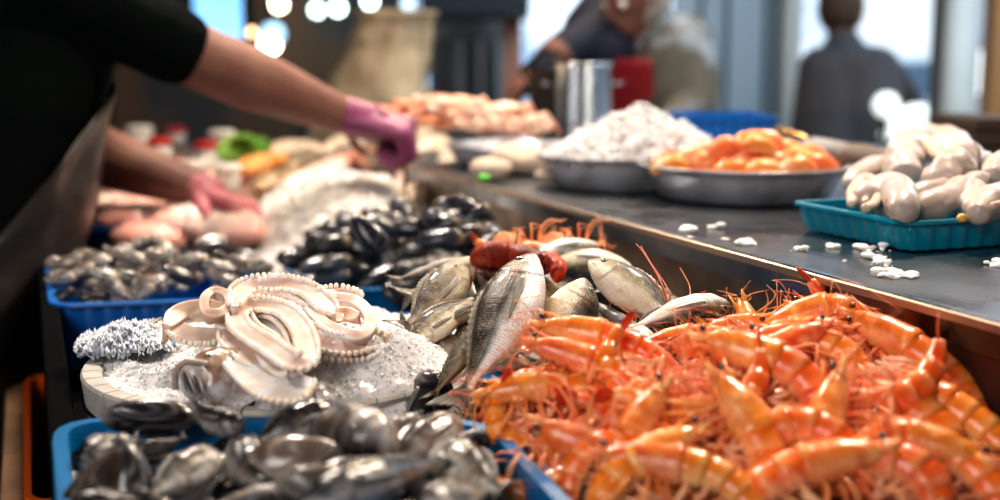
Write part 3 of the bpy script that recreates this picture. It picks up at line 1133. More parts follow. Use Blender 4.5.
# ------------------------------------------------------------ setting
floorm = mat('market_floor', (.16, .14, .13), rough=.35, col2=(.07, .065, .06), nscale=3, bump=.3, bscale=12)
mb = MB(); mb.box((-9, -3, -.1), (9, 30, 0))
tag(mb.build('floor', floorm, None, False), kind='structure')
ceilm = mat('shade_ceiling_boards', (.05, .048, .045), rough=.8, col2=(.03, .03, .03), nscale=3)
mb = MB(); mb.box((-8, -2.6, 3.3), (8, 7.5, 3.4))  # unseen dark slab added overhead to cut top light and give contrast
tag(mb.build('shade_ceiling', ceilm, None, False), kind='structure')
darkwall = mat('dark_market_wall', (.06, .065, .075), rough=.8, col2=(.14, .09, .06), nscale=1.2, nsharp=(.45, .6))  # dark grey wall with brown patches
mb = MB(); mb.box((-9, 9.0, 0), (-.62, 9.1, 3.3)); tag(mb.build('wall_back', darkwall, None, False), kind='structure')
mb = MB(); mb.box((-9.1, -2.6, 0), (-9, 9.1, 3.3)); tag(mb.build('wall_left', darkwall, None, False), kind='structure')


def span(px0, px1, dep, z0, z1, thick=.05):
    a = atd(px0, 60, dep); b = atd(px1, 60, dep)
    return (a.x, a.y, z0), (b.x, a.y + thick, z1)


panelm = mat('pale_blue_panel', (.60, .74, .86), rough=.45, col2=(.48, .62, .74), nscale=1.5)
whitem = mat('white_paint', (.62, .68, .68), rough=.5)
mb = MB(); mb.box(*span(672, 790, 6.3, 0, 3.3)); tag(mb.build('wall_right', panelm, None, False), kind='structure')
for k, px in enumerate((700, 726, 765)):
    mb = MB(); mb.box(*span(px, px + 2.5, 6.24, 0, 3.3, .05)); tag(mb.build('trim_%d' % (k + 1), mat('seam_%d' % k, (.1, .16, .2), rough=.6), None, False), kind='structure')
mb = MB(); mb.box(*span(778, 789, 6.1, 0, 3.3, .08)); bevel(tag(mb.build('trim_4', mat('greyframe', (.25, .27, .26), rough=.5), None, False), kind='structure'))
mb = MB(); mb.box(*span(784, 801, 6.0, 0, 3.3, .08)); bevel(tag(mb.build('trim_5', whitem, None, False), kind='structure'))
# round column on the right
colm = mat('grey_column_paint', (.62, .70, .72), rough=.45, col2=(.5, .56, .58), nscale=3)
c = atd(961, 60, 3.9)
mb = MB(); mb.lathe([(.075, 0), (.075, .02), (.058, .05), (.055, .1), (.055, 3.2), (.07, 3.25), (.07, 3.3)], 40, c=(c.x, c.y, 0))
tag(mb.build('column', colm), 'round pale grey steel column behind the squid tray', 'column')
mb = MB(); mb.box(*span(936, 948, 4.1, 0, 3.3, .06)); bevel(tag(mb.build('trim_6', mat('column_shade', (.10, .105, .1), rough=.6), None, False), kind='structure'))  # dark strip added as the shaded left edge of the column
# steel equipment block at centre left
mb = MB(); mb.box(*span(428, 522, 6.9, 0, 3.3, .3)); tag(mb.build('wall_center', mat('grey_equipment', (.2, .25, .29), rough=.5, col2=(.1, .12, .14), nscale=2), None, False), kind='structure')
for k, (px, w, cc) in enumerate(((438, 7, (.06, .07, .08)), (458, 5, (.35, .42, .47)), (468, 4, (.08, .1, .12)), (478, 5, (.4, .48, .52)), (488, 4, (.1, .12, .14)), (497, 6, (.3, .4, .46)))):
    mb = MB(); mb.box(*span(px, px + w, 6.7, 0, 1.52, .06))
    tag(bevel(mb.build('pipe_riser' if k != 3 else 'pipe_riser', mat('riser%d' % k, cc, rough=.4, metal=.3), None, False)), 'vertical grey equipment riser against the back of the hall', 'riser', 'grey risers at the back')
mb = MB(); a, b = span(504, 521, 6.2, 0, 3.3, .1); mb.box(a, b)
tag(bevel(mb.build('post', mat('pink_post', (.62, .3, .22), rough=.6), None, False)), 'salmon pink post beside the bright opening', 'post')
mb = MB(); mb.box(*span(420, 530, 5.4, 1.6, 1.78, .9)); tag(bevel(mb.build('canopy', mat('dark_canopy', (.03, .045, .06), rough=.6), None, False)), 'dark canopy over the grey equipment at the back', 'canopy')
# street outside, seen through the two openings
streetm = mat('sunlit_paving', (.62, .62, .6), rough=.8, col2=(.5, .5, .5), nscale=1)
mb = MB(); mb.box((-9, 9.1, .0), (14, 30, .012)); tag(mb.build('ground', streetm, None, False), kind='structure')
facm = mat('pale_facade', (.85, .88, .92), rough=.8, col2=(.30, .42, .60), nscale=.6, nsharp=(.42, .58))
mb = MB(); mb.box((-2, 19, 0), (16, 19.4, 9)); tag(mb.build('wall_street', facm, None, False), kind='structure')
k = 0
for px, cc in ((806, (.5, .28, .22)), (822, (.08, .12, .2)), (868, (.95, .9, .7)), (905, (.6, .28, .22)), (925, (.25, .35, .5)), (990, (.5, .24, .08)), (545, (.5, .75, .8)), (580, (.7, .85, .9))):
    a, b = span(px - 8, px + 8, 18.9, .4, 2.3, .08); k += 1
    mb = MB(); mb.box(a, b); tag(bevel(mb.build('window_%d' % k, mat('shopwin%d' % k, cc, rough=.2), None, False)), kind='structure')


def car(name, label, loc, rot, m):
    root = thing(name, label, 'car'); root.location = loc; root.rotation_euler = (0, 0, rot)
    prof = [(-2.05, .35), (-2.1, .6), (-2.0, .85), (-1.7, .95), (-1.05, 1.42), (.35, 1.45), (1.05, 1.0), (1.9, .85), (2.08, .6), (2.0, .33)]
    mb = MB(); rings = []
    for y, k in ((-.82, .0), (-.78, .04), (-.6, 0), (.6, 0), (.78, .04), (.82, 0)):
        sc = 1 if abs(y) < .7 else (.985 if abs(y) < .8 else .95)
        rings.append([(x * sc, y * (1 - .18 * max(0, z - .9)), .33 + (z - .33) * sc) for x, z in catmull_2(prof)])
    mb.loft(rings); mb.build('car_body', m, root)
    gl = mat(name + '_glass', (.12, .2, .3), rough=.05, spec=.8)
    for sd in (1, -1):
        mb = MB(); mb.add([(-1.35, sd * .80, .98), (-.95, sd * .755, 1.33), (.3, sd * .755, 1.36), (.9, sd * .80, 1.0)], [(0, 1, 2, 3)]); mb.build('side_window', gl, root, False)
    mb = MB(); mb.add([(1.07, -.62, 1.02), (1.07, .62, 1.02), (.45, .58, 1.43), (.45, -.58, 1.43)], [(0, 1, 2, 3)]); mb.build('windscreen', gl, root, False)
    for x in (-1.3, 1.3):
        for sd in (1, -1):
            mb = MB(); mb.tube([(x, sd * .66, .32), (x, sd * .70, .32), (x, sd * .84, .32), (x, sd * .86, .32)], [.28, .32, .32, .27], 24)
            w = mb.build('wheel', blackm, root)
            mb = MB(); mb.tube([(x, sd * .84, .32), (x, sd * .868, .32)], [.18, .16], 16); mb.build('hubcap', steelm, w)
    return root


def catmull_2(p):
    return [(v.x, v.y) for v in catmull([(x, z, 0) for x, z in p], 4, True)]


cp = atd(868, 60, 13.0)
car('car', 'pale blue white car parked in the bright street behind the turned man', (cp.x, cp.y, .02), R(8), mat('car_paint', (.62, .74, .85), rough=.25, coat=.6))
# glowing box added for the bright patch by the man's elbow
lm = mat('patch_glow', (.9, .95, .95), rough=.4, emit=(.93, 1, .96), estr=1.1)
t = thing('bright_patch', 'glowing white box added for the bright patch beyond the elbow of the turned man', 'bright patch')
a, b = span(892, 941, 4.6, .92, 1.17, .25); mb = MB(); mb.box((a[0] - .02, a[1], 0), (b[0] + .02, b[1] + .02, 1.02)); bevel(mb.build('patch_stand', whitem, t, False))
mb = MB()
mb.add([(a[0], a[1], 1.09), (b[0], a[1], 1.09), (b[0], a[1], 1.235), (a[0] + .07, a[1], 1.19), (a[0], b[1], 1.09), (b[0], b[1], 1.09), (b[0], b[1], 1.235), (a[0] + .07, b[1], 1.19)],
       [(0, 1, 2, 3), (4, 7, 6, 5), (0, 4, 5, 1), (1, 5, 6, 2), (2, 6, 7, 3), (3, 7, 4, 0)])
bevel(mb.build('glow_panel', lm, t, False), .03, 4)
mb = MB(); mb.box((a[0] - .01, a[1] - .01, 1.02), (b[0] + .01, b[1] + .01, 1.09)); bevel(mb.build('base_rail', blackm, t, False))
t2 = thing('bright_patch_ball', 'small white glowing ball added for the left part of the bright patch', 'lamp')  # glowing ball added for the left blob of the bright patch
c = atd(886, 105, 4.7); mb = MB(); mb.ball(c, .05, 20, 14); mb.build('globe', lm, t2); mb = MB(); mb.tube([c - Vector((0, 0, .04)), Vector((c.x, c.y, 0))], .012, 8); mb.build('stand', blackm, t2)

# hanging market bulbs, far away
bulbs = [(279, 4, 12, .05, (1, .85, .6), 60, 'warm white'), (317, 10, 12, .045, (.75, 1, .92), 30, 'pale green white'), (338, 8, 12, .045, (.8, 1, .95), 42, 'pale green white'),
         (370, 1, 12, .045, (.8, 1, .95), 42, 'pale green white'), (408, 3, 13, .05, (.6, .8, .95), 8, 'dim blue'), (451, 0, 12, .04, (.8, .9, 1), 25, 'cool white'), (483, 11, 10, .038, (1, .85, .5), 50, 'warm yellow'),
         (270, 44, 9, .05, (1, .92, .72), 60, 'large warm white'), (252, 32, 9, .02, (1, .6, .3), 25, 'small orange'), (273, 34, 8.6, .06, (.45, .75, 1), 7, 'soft blue'), (528, 86, 7, .03, (.9, 1, 1), 45, 'low white'), (545, 78, 7.2, .02, (1, .8, .6), 8, 'low dim warm')]
pos = ['leftmost in the top row', 'second in the top row', 'third in the top row', 'fourth in the top row', 'between the sack and the canopy', 'at the top above the canopy', 'hanging under the canopy edge',
       "right of the blue screen over the vendor's arm", 'just left of the large bulb over the arm', 'right beside the blue screen', 'over the crab heap', 'next to the steel pot']
for (px, py, dep, r, cc, st, adj), ps in zip(bulbs, pos):
    t = thing('light_bulb', '%s glowing bulb %s' % (adj, ps), 'light bulb', 'market bulbs')
    c = atd(px, py, min(dep, 8.4))
    r *= 1.35 * min(1, 8.4 / dep)
    mb = MB(); mb.ball(c, r, 16, 12); mb.build('bulb', mat('bulb_glow', cc, emit=cc, estr=st * .28), t)
    mb = MB(); mb.tube([c + Vector((0, 0, r * .8)), c + Vector((0, 0, r * 1.8))], [r * .4, r * .35], 12); mb.build('socket', blackm, t)
    mb = MB(); mb.tube([c + Vector((0, 0, r * 1.7)), Vector((c.x, c.y, 3.3))], .004, 6); mb.build('cord', blackm, t)
# blue screen top left
t = thing('screen', 'bright blue lit screen behind the vendor shoulder', 'screen')
a, b = span(196, 243, 8.5, 1.42, 2.1, .05); mb = MB(); mb.box(a, b)
mb.build('panel', mat('blue_glow', (.1, .35, .9), rough=.4, emit=(.22, .55, 1), estr=1.6, col2=(.5, .8, 1), nscale=1.5), t, False)
mb = MB(); mb.box((a[0] - .04, a[1] + .01, a[2] - .04), (b[0] + .04, b[1] + .02, b[2] + .04)); bevel(mb.build('frame', blackm, t, False))
# beige sack on a stand
t = thing('sack', 'large cream cloth sack slumped behind the crab heap', 'sack')
sackm = mat('cream_sack', (.50, .42, .30), rough=.8, col2=(.36, .27, .17), nscale=4, bump=.6, bscale=12, bdist=.02)
c = atd(372, 90, 3.7)
mb = MB()
for k in range(24):
    u = k / 23
    z = lerp(-.16, .24, u); rx = interp(u, [(0, .2), (.25, .17), (.5, .15), (.75, .11), (.9, .10), (1, .12)]); cx = interp(u, [(0, 0), (.5, .03), (1, .07)])
    mb_r = []
    for j in range(36):
        a = 2 * math.pi * j / 36
        q = rx * (1 + .3 * noise.noise(Vector((math.cos(a) * 2, math.sin(a) * 2, u * 3))) + .05 * math.sin(a * 9) * u)
        mb_r.append((c.x + cx + q * math.cos(a), c.y + q * .8 * math.sin(a), c.z + z))
    if k == 0: RG = []
    RG.append(mb_r)
mb.loft(RG); mb.build('cloth', sackm, t)
mb = MB(); mb.tube([(c.x + .065 + .074 * math.cos(k * .35), c.y + .06 * math.sin(k * .35), c.z + .205) for k in range(18)], .006, 6, loop=True); mb.build('tie', woodm, t)

# unseen area lights: overhead stall lamps, added soft fill, daylight, street and hall
def area(loc, tgt, size, power, col, name='lamp', sy=None):
    l = bpy.data.lights.new(name, 'AREA'); l.energy = power; l.color = col; l.size = size
    if sy: l.shape = 'RECTANGLE'; l.size_y = sy
    o = bpy.data.objects.new(name, l); C.objects.link(o); o.location = loc
    o.rotation_euler = (Vector(tgt) - Vector(loc)).to_track_quat('-Z', 'Y').to_euler()
    return o


area((.75, 1.9, 2.55), (.1, 1.2, 1.1), .28, 38, (1, .84, .68), 'stall_lamp')
area((-.5, 2.3, 2.5), (-.2, 1.4, 1.1), .25, 32, (1, .86, .76), 'stall_lamp')
area((.1, 3.4, 2.7), (-.1, 2.2, 1.1), .3, 22, (1, .80, .58), 'stall_lamp')
area((2.6, 4.6, 2.4), (.4, 1.2, 1.1), 1.8, 26, (.72, .86, 1), 'daylight')
area((-.9, -.6, 2.3), (0, 1.2, 1.1), 1.0, 28, (1, .93, .90), 'soft_fill')
area((3, 13.5, 7.5), (3, 15, 0), 6, 750, (.9, .95, 1), 'street_sun', 9)
area((.3, 11.5, 5), (.3, 16, 1.5), 3, 800, (.9, 1, 1), 'street_sun')
area((1.5, 3.2, 3.1), (1.9, 5.5, 1.2), 1.5, 95, (.85, .93, 1), 'hall_lamp')
area((-2.5, 5.2, 3.1), (-1.5, 7, 1.2), 1.5, 40, (1, .85, .7), 'hall_lamp')

w = bpy.data.worlds.new('world'); bpy.context.scene.world = w; w.use_nodes = True
nt = w.node_tree
bg = nt.nodes['Background']
tc = nt.nodes.new('ShaderNodeTexCoord'); sx = nt.nodes.new('ShaderNodeSeparateXYZ'); nt.links.new(tc.outputs['Generated'], sx.inputs[0])
cr = nt.nodes.new('ShaderNodeValToRGB'); nt.links.new(sx.outputs['Z'], cr.inputs[0])
cr.color_ramp.elements[0].position = 0; cr.color_ramp.elements[0].color = (.95, .93, .90, 1)
cr.color_ramp.elements[1].position = .5; cr.color_ramp.elements[1].color = (.7, .8, 1, 1)
nt.links.new(cr.outputs[0], bg.inputs[0]); bg.inputs[1].default_value = .36

cam = bpy.data.cameras.new('camera'); co = bpy.data.objects.new('camera', cam); C.objects.link(co)
co.location = CAM; co.rotation_euler = (math.pi / 2 - PIT, 0, 0)
cam.sensor_width = 36; cam.lens = 36 * FPX / 1000
cam.dof.use_dof = True; cam.dof.focus_distance = 1.18; cam.dof.aperture_fstop = 2.35; cam.dof.aperture_blades = 0
cam.clip_start = .02
bpy.context.scene.camera = co
bpy.context.scene.view_settings.view_transform = 'Standard'
bpy.context.scene.view_settings.look = 'Medium High Contrast'
bpy.context.scene.view_settings.exposure = -0.15

# ------------------------------------------------------------ the stall
E0 = at(829, 277, -.21)          # seam of the steel edge
L0 = at(62, 418, -.30)           # left edge of the stall


def XY(p, z): return Vector((p.x, p.y, z))


top = HC - .21
# counter
t = thing('steel_counter', 'long wet stainless steel counter on the right with a raised lip', 'counter')
mb = MB()
a = E0 - U * .75; b = E0 + U * 1.75
prof = [(0, -.012), (-.004, -.003), (-.001, .0015), (.006, .0022), (.012, 0), (.05, 0), (1.25, 0), (1.25, -.03), (0, -.03)]
rings = []
N = 60
for i in range(N + 1):
    p = a.lerp(b, i / N)
    rings.append([XY(p + V * x, top + z + .0006 * noise.noise(p * 9 + V * x)) for x, z in prof])
mb.loft(rings); o = mb.build('worktop', steelm, t); o.modifiers.new('e', 'EDGE_SPLIT').split_angle = R(40)
mb = MB(); mb.loft([[XY(p + V * x, top + z) for x, z in ((-.0045, -.001), (-.0045, -.008), (.0, -.009), (.0, .001))] for p in (a, b)])
mb.build('edge_lip', mat('bright_steel_lip', (.40, .33, .27), rough=.42, metal=.9), t, False)
for nm, u0, u1, mm in (('side_panel', 0.002, 1.75, steelwall), ('side_panel', -.75, -.002, mat('brown_reflection_steel', (.13, .045, .025), rough=.5, metal=.35, col2=(.05, .018, .012), nscale=6, bump=.15, bscale=12))):  # second panel: brown-red reflection of the shrimp is put into its colour
    mb = MB()
    p0 = E0 + U * u0; p1 = E0 + U * u1
    rings = []
    for i in range(25):
        p = p0.lerp(p1, i / 24)
        rings.append([XY(p + V * x, top + z) for x, z in ((.004, -.012), (.006, -.1), (.008, -.235), (.03, -.235), (.03, -.012))])
    mb.loft(rings); mb.build(nm, mm, t, False)
mb = MB(); mb.loft([[XY(E0 + U * u + V * x, top + z) for x, z in ((.002, -.006), (.002, -.235), (.01, -.235), (.01, -.006))] for u in (-.0025, .0025)])
mb.build('seam', blackm, t, False)
for u in (-.6, 1.6):
    for v in (.12, 1.15):
        mb = MB(); p = E0 + U * u + V * v; mb.tube([XY(p, top - .03), XY(p, 0)], .025, 12); mb.build('leg', steelm, t)
# display bench
base = HC - .43
LV = (E0 - L0).dot(V)            # width of the stall
t = thing('display_bench', 'black topped display bench carrying the trays of seafood', 'bench')


def SP(u, v, z): return XY(L0 + U * u + V * v, z)


def prism(mb, u0, u1, v0, v1, z0, z1, col=(1, 1, 1)):
    q = [SP(u, v, z) for z in (z0, z1) for u, v in ((u0, v0), (u1, v0), (u1, v1), (u0, v1))]
    mb.add(q, [(0, 3, 2, 1), (4, 5, 6, 7), (0, 1, 5, 4), (1, 2, 6, 5), (2, 3, 7, 6), (3, 0, 4, 7)], col)
    return mb


prism(MB(), -.75, 3.2, 0, LV - .006, base - .04, base).build('bench_top', blackm, t, False)
bevel(prism(MB(), -.75, 3.2, -.012, .012, base - .10, HC - .318).build('edge_board', blackm, t, False))
prism(MB(), -.75, 3.2, .012, LV - .01, .3, .33).build('lower_shelf', woodm, t, False)
for u in (-.6, 1.2, 3.0):
    for v in (.05, LV - .08):
        mb = MB(); prism(mb, u, u + .05, v, v + .05, 0, base - .04); mb.build('leg', blackm, t, False)
# side board and orange crates under the edge
o = prism(MB(), -.7, 2.2, -.068, -.042, .35, HC - .5).build('side_board', woodm, None, False)
tag(bevel(o), 'worn brown wooden board along the left side of the bench', 'board')
for k, (u, lb) in enumerate(((-.28, 'orange plastic crate under the front left edge of the bench'), (.34, 'orange plastic crate farther back under the left edge of the bench'))):
    cs = [SP(u + .58, -.035, 0), SP(u, -.035, 0), SP(u, .4, 0), SP(u + .58, .4, 0)]
    tray('crate', lb, 'crate', [(c.x, c.y) for c in cs], base - .06, .3, orangep, .97, .006, .03, 'orange crates', ribs=1)

# trays
A = at(64, 420, -.30); B = at(482, 421, -.30)
fa, fb = A.copy(), B.copy()
tray('fish_tray', 'bright blue plastic tray of dark fish and mussels in front', 'tray', [(p.x, p.y) for p in (A, A - U * .36, at(650, 600, -.30), B)], HC - .30, .10, bluep, .97, .010, .05, 'blue trays')
A2 = at(57, 304, -.315); B2 = at(262, 296, -.315)
tray('mussel_tray', 'blue plastic tray heaped with striped clams at left', 'tray', [(p.x, p.y) for p in (A2 + U * .38, A2, B2, B2 + U * .38)], HC - .315, .09, bluebin, .96, .010, .03, 'blue trays', ribs=1)
A3 = at(318, 290, -.34); B3 = at(520, 282, -.34)
tray('mussel_tray', 'blue tray almost hidden under the black mussels', 'tray', [(p.x, p.y) for p in (A3 + U * .42, A3, B3, B3 + U * .42)], HC - .34, .08, bluep, .96, .010, .04, 'blue trays')
A4 = at(446, 378, -.345); B4 = at(690, 372, -.345)
tray('fish_tray', 'blue tray glimpsed under the silver sea bream', 'tray', [(p.x, p.y) for p in (A4 + U * .36, A4, B4 - V * .04, B4 - V * .04 + U * .34)], HC - .345, .07, bluep, .96, .010, .04, 'blue trays')

# ------------------------------------------------------------ round tub of ice
tc_ = Vector((-.224, 1.197, 0)); TR = .193
t = thing('ice_tub', 'round whitewashed slatted tub filled with crushed ice', 'tub', None, (0, 0, 0))
for k in range(40):
    a0 = 2 * math.pi * k / 40 + .006; a1 = 2 * math.pi * (k + 1) / 40 - .006
    if k % 1 == 0:
        pass
NS = 40
mb = MB()
for k in range(NS):
    a0 = 2 * math.pi * k / NS + .005; a1 = 2 * math.pi * (k + 1) / NS - .005
    rings = []
    for j in range(4):
        a = lerp(a0, a1, j / 3)
        rings.append([(tc_.x + r * math.cos(a), tc_.y + r * math.sin(a), HC + z) for r, z in ((TR - .018, -.302), (TR - .016, -.300), (TR, -.300), (TR + .002, -.303), (TR - .012, -.425), (TR - .026, -.425))])
    mb.loft(rings, (.95, .95, .93))
mb.build('staved_wall', palew, t, False)
mb = MB(); mb.lathe([(.001, -.424), (TR - .02, -.424), (TR - .02, -.418), (.001, -.418)], 48, c=(tc_.x, tc_.y, HC)); mb.build('tub_floor', palew, t, False)
for z in (-.33, -.40):
    mb = MB(); rr = TR + .0022 - .012 * (-z - .303) / .122
    mb.tube([(tc_.x + rr * math.cos(k * math.pi / 30), tc_.y + rr * math.sin(k * math.pi / 30), HC + z) for k in range(60)], .0022, 6, loop=True); mb.build('wire_hoop', steelm, t)
cR = at(430, 352, -.27)
pk = at(415, 350, -.265)


def tubh(x, y):
    d = math.hypot(x - tc_.x, y - tc_.y) / TR
    z = HC - .306
    z += .052 * (1 - sstep(.72, 1.0, d)) * math.exp(-(((x - (pk.x - .01)) / .085) ** 2 + ((y - pk.y + .02) / .12) ** 2))
    z += .035 * math.exp(-(((x - tc_.x + .02) / .13) ** 2 + ((y - tc_.y - .09) / .08) ** 2))
    z += .008 * noise.noise(Vector((x * 22, y * 22, 0)))
    return z + .012 * sstep(tc_.x - .03, tc_.x + .03, x) - .006 * sstep(.9, 1.0, d) * (x < tc_.x) - max(0, d - .97) * TR * 1.9 * (x > tc_.x)


intub = lambda x, y: math.hypot(x - tc_.x, y - tc_.y) < (TR - .012 if x < tc_.x + .01 else TR + .016)
ice_heap('crushed_ice', 'crushed ice filling the round tub under the octopus', (tc_.x - TR, tc_.x + TR, tc_.y - TR, tc_.y + TR, intub), tubh, 20000, .0015, gx=90, nz=.004, seed=3)
s0 = at(128, 352, -.30)
spik = lambda x, y: ((x - s0.x) / .052) ** 2 + ((y - s0.y) / .05) ** 2 < 1
ice_heap('ice_shards', 'spiky bluish heap of ice shards at the left rim of the round tub', (s0.x - .055, s0.x + .055, s0.y - .055, s0.y + .055, spik),
         lambda x, y: HC - .318 + .045 * max(0, 1 - ((x - s0.x) / .06) ** 2 - ((y - s0.y) / .06) ** 2) ** .5, 2400, .0026, gx=30, spike=2.0, seed=9, tint=(.70, .78, .90))

# octopus on the ice
def D(px, py, dz): return at(px, py + 7, dz)


oc = thing('octopus', 'raw cream octopus with frilled coiled tentacles on crushed ice', 'octopus')
def T(pts, w, **k): return frilled('tentacle', oc, [D(*p) for p in pts], w, **k)
W_ = dict(c1=(1, .95, .93), c2=(.86, .56, .47))
T([(239, 306, -.246), (256, 299, -.243), (280, 304, -.243), (297, 317, -.243), (306, 336, -.246), (306, 354, -.250), (290, 355, -.252), (270, 342, -.250), (250, 330, -.250), (238, 318, -.248)], .0072, loop=True, thick=.0060, **W_)
T([(243, 309, -.252), (256, 304, -.252), (276, 309, -.252), (291, 321, -.252), (299, 338, -.255), (299, 348, -.258), (284, 348, -.260), (266, 335, -.258), (250, 324, -.256)], .0075, loop=True, thick=.0060, c1=(1, .86, .76), c2=(.85, .52, .42))
T([(228, 338, -.262), (236, 350, -.264), (250, 366, -.266), (268, 380, -.268), (292, 383, -.269), (308, 372, -.268)], .0120, thick=.0045, c1=(.95, .98, 1), c2=(.8, .84, .9))
T([(224, 326, -.262), (236, 340, -.260), (256, 354, -.262), (282, 364, -.264), (302, 362, -.266)], .0085, thick=.006, **W_)
T([(234, 304, -.240), (243, 286, -.238), (264, 280, -.235), (290, 284, -.233), (312, 295, -.237), (328, 309, -.244)], .0100, thick=.009, **W_)
T([(256, 280, -.228), (284, 278, -.226), (308, 285, -.229), (324, 298, -.234), (334, 310, -.240)], .0075, thick=.006, **W_)
T([(312, 303, -.241), (332, 294, -.237), (354, 296, -.237), (368, 308, -.242), (370, 322, -.247), (358, 331, -.251), (338, 326, -.249), (322, 317, -.245)], .0062, loop=True, thick=.010, teeth=False, **W_)
T([(328, 314, -.246), (344, 308, -.244), (358, 312, -.245)], .0085, thick=.005, c1=(1, .8, .68), c2=(.85, .5, .38), teeth=False)
T([(300, 320, -.246), (320, 334, -.253), (346, 340, -.258), (372, 336, -.260), (390, 337, -.262)], .0090, thick=.006, **W_)
T([(306, 334, -.258), (328, 346, -.262), (352, 348, -.266), (378, 344, -.266)], .0065, thick=.005, c1=(1, .86, .76), c2=(.85, .55, .42))
T([(166, 324, -.262), (180, 309, -.254), (200, 304, -.250), (222, 307, -.249), (240, 314, -.252)], .0110, thick=.012, teeth=False, c1=(.92, .78, .68), c2=(.78, .56, .45))
T([(206, 306, -.242), (205, 293, -.238), (215, 286, -.235), (227, 290, -.235), (229, 301, -.240), (219, 308, -.243)], .0050, loop=True, thick=.009, teeth=False, c1=(.92, .72, .6), c2=(.6, .38, .3))
T([(172, 318, -.262), (188, 329, -.265), (208, 331, -.265), (226, 333, -.264)], .0100, thick=.008, c1=(1, .92, .86), c2=(.86, .7, .6), both=False)
T([(318, 290, -.231), (340, 287, -.232), (362, 294, -.236)], .0060, thick=.005, **W_)
mb = blobtube([D(225, 326, -.280), D(245, 332, -.282), D(290, 335, -.282), (D(345, 336, -.282))], [.016, .024, .022, .016], seed=4, lump=.25)
mb.build('mantle', squidm, oc)

# ------------------------------------------------------------ fish prototypes
palA = pal_bream((.012, .013, .012), (.20, .20, .18), (.95, .93, .90), edge=.46, line=.43)
palB = pal_bream((.012, .022, .034), (.34, .30, .15), (.92, .84, .68), .45, edge=.38, line=.36)
palC = pal_bream((.006, .007, .009), (.08, .08, .06), (.90, .80, .60), .4, edge=.42)
palD = pal_bream((.014, .012, .008), (.16, .12, .06), (.42, .33, .21), .3, edge=.46, gold=(.6, .42, .16))
palE = pal_bream((.015, .015, .02), (.07, .065, .07), (.36, .33, .3), .2, edge=.42)


def fish_at(root, L, tail, h, tl, flip=False, up=.5, cam=1.0, roll=0, side=Vector((0, 0, 0))):
    x = (h - tl).normalized(); mid = (h + tl) / 2
    n = Vector((0, 0, up)) + (CAM - mid).normalized() * cam + side
    n = (n - x * n.dot(x)).normalized()
    n = (Matrix.Rotation(R(roll), 3, x) @ n)
    y = -n if flip else n
    z = x.cross(y)
    s = (h - tl).length / (L * (1 + tail))
    o = tl + (h - tl) * ((tail + .5) / (1 + tail))
    root.matrix_world = Matrix.Translation(o) @ Matrix((x, y, z)).transposed().to_4x4() @ Matrix.Scale(s, 4)
    return root


def F(name, label, pal, h, tl, flip=False, shape=BREAM, L=.2, H=.036, W=.017, kl=0, kv=0, sk=None, group='fish heaped in the middle', **k):
    kk = {a: k.pop(a) for a in list(k) if a in ('up', 'cam', 'roll', 'side')}
    r = make_fish(name, label, shape, L, H, W, pal, kl=kl, kv=kv, skinmat=sk, tail=.2, **k)
    r['group'] = group
    return fish_at(r, L, .2, atd(*h), atd(*tl), flip, **kk)


# hero and its neighbours: (px, py, depth)
F('sea_bream', 'large silver sea bream standing head up with dark back, in the middle of the heap', palA, (537, 254, 1.19), (455, 420, 1.02), True, H=.032, W=.019, kl=.5, kv=.9, nst=110, nr=64, fork=.35, eye=.022, roll=-10, fins=True)
F('sea_bream', 'silver gold sea bream on the right with its head at upper left', palB, (588, 262, 1.24), (702, 338, 1.17), False, H=.040, W=.02, nst=90, nr=52, kv=.6, fork=.4, roll=12, pect=False)
F('sea_bream', 'dark backed sea bream bent head up between the two pale bream', palC, (588, 284, 1.19), (533, 382, 1.10), False, H=.048, W=.024, kl=1.4, kv=-2.0, nst=90, nr=52, roll=18, pect=False)
F('sea_bream', 'golden grey bream with its head up, left of the upright silver bream', palD, (468, 268, 1.30), (398, 338, 1.20), True, H=.042, W=.022, kv=1.2, nst=80, nr=44)
F('sea_bream', 'pale bream lying head down at the left edge of the heap', palB, (411, 345, 1.20), (484, 288, 1.26), False, H=.038, W=.02, nst=80, nr=44)
F('sea_bream', 'silver bream with open eye pushed head first against the steel side', palA, (729, 304, 1.19), (606, 338, 1.12), False, H=.031, W=.02, shape=SLIM, nst=80, nr=44, up=.3, eye=.03)
F('sea_bream', 'small pale bream head poking from under the shrimp', palB, (660, 350, 1.10), (590, 322, 1.2), False, H=.035, W=.02)
F('sea_bream', 'mottled brown bream half hidden right of the upright bream tail', palD, (545, 372, 1.13), (470, 330, 1.24), True, H=.042, W=.02)
F('mackerel', 'slim purple grey fish wedged between two bream on the right', palE, (648, 345, 1.16), (582, 292, 1.24), False, shape=SLIM, H=.021, W=.02)
F('sea_bream', 'pale bream at the back of the heap facing right', palB, (632, 268, 1.42), (520, 262, 1.5), False, H=.036, W=.02)
F('sea_bream', 'silver bream at the back touching the steel side', palA, (600, 246, 1.52), (500, 268, 1.44), False, H=.033, W=.02)
F('sea_bream', 'dull brown bream at the back left of the heap', palD, (500, 262, 1.42), (392, 300, 1.34), False, H=.036, W=.02)
F('mackerel', 'slim brown fish pointing down with fins spread left of the upright bream', palD, (490, 318, 1.13), (424, 408, 1.05), True, shape=SLIM, H=.020, W=.016, fin_col=(.16, .11, .06), fork=.75)
F('mackerel', 'slim brown fish crossing behind the upright bream', palD, (490, 300, 1.25), (392, 352, 1.2), True, shape=SLIM, H=.018, W=.016, fin_col=(.14, .1, .06), fork=.75)
F('mackerel', 'dark slim fish under the golden grey bream at left', palE, (440, 330, 1.27), (372, 322, 1.3), True, shape=SLIM, H=.022, W=.018)
F('mackerel', 'dark slim fish lying low behind the pale bream', palE, (470, 360, 1.19), (392, 318, 1.3), True, shape=SLIM, H=.024, W=.018)
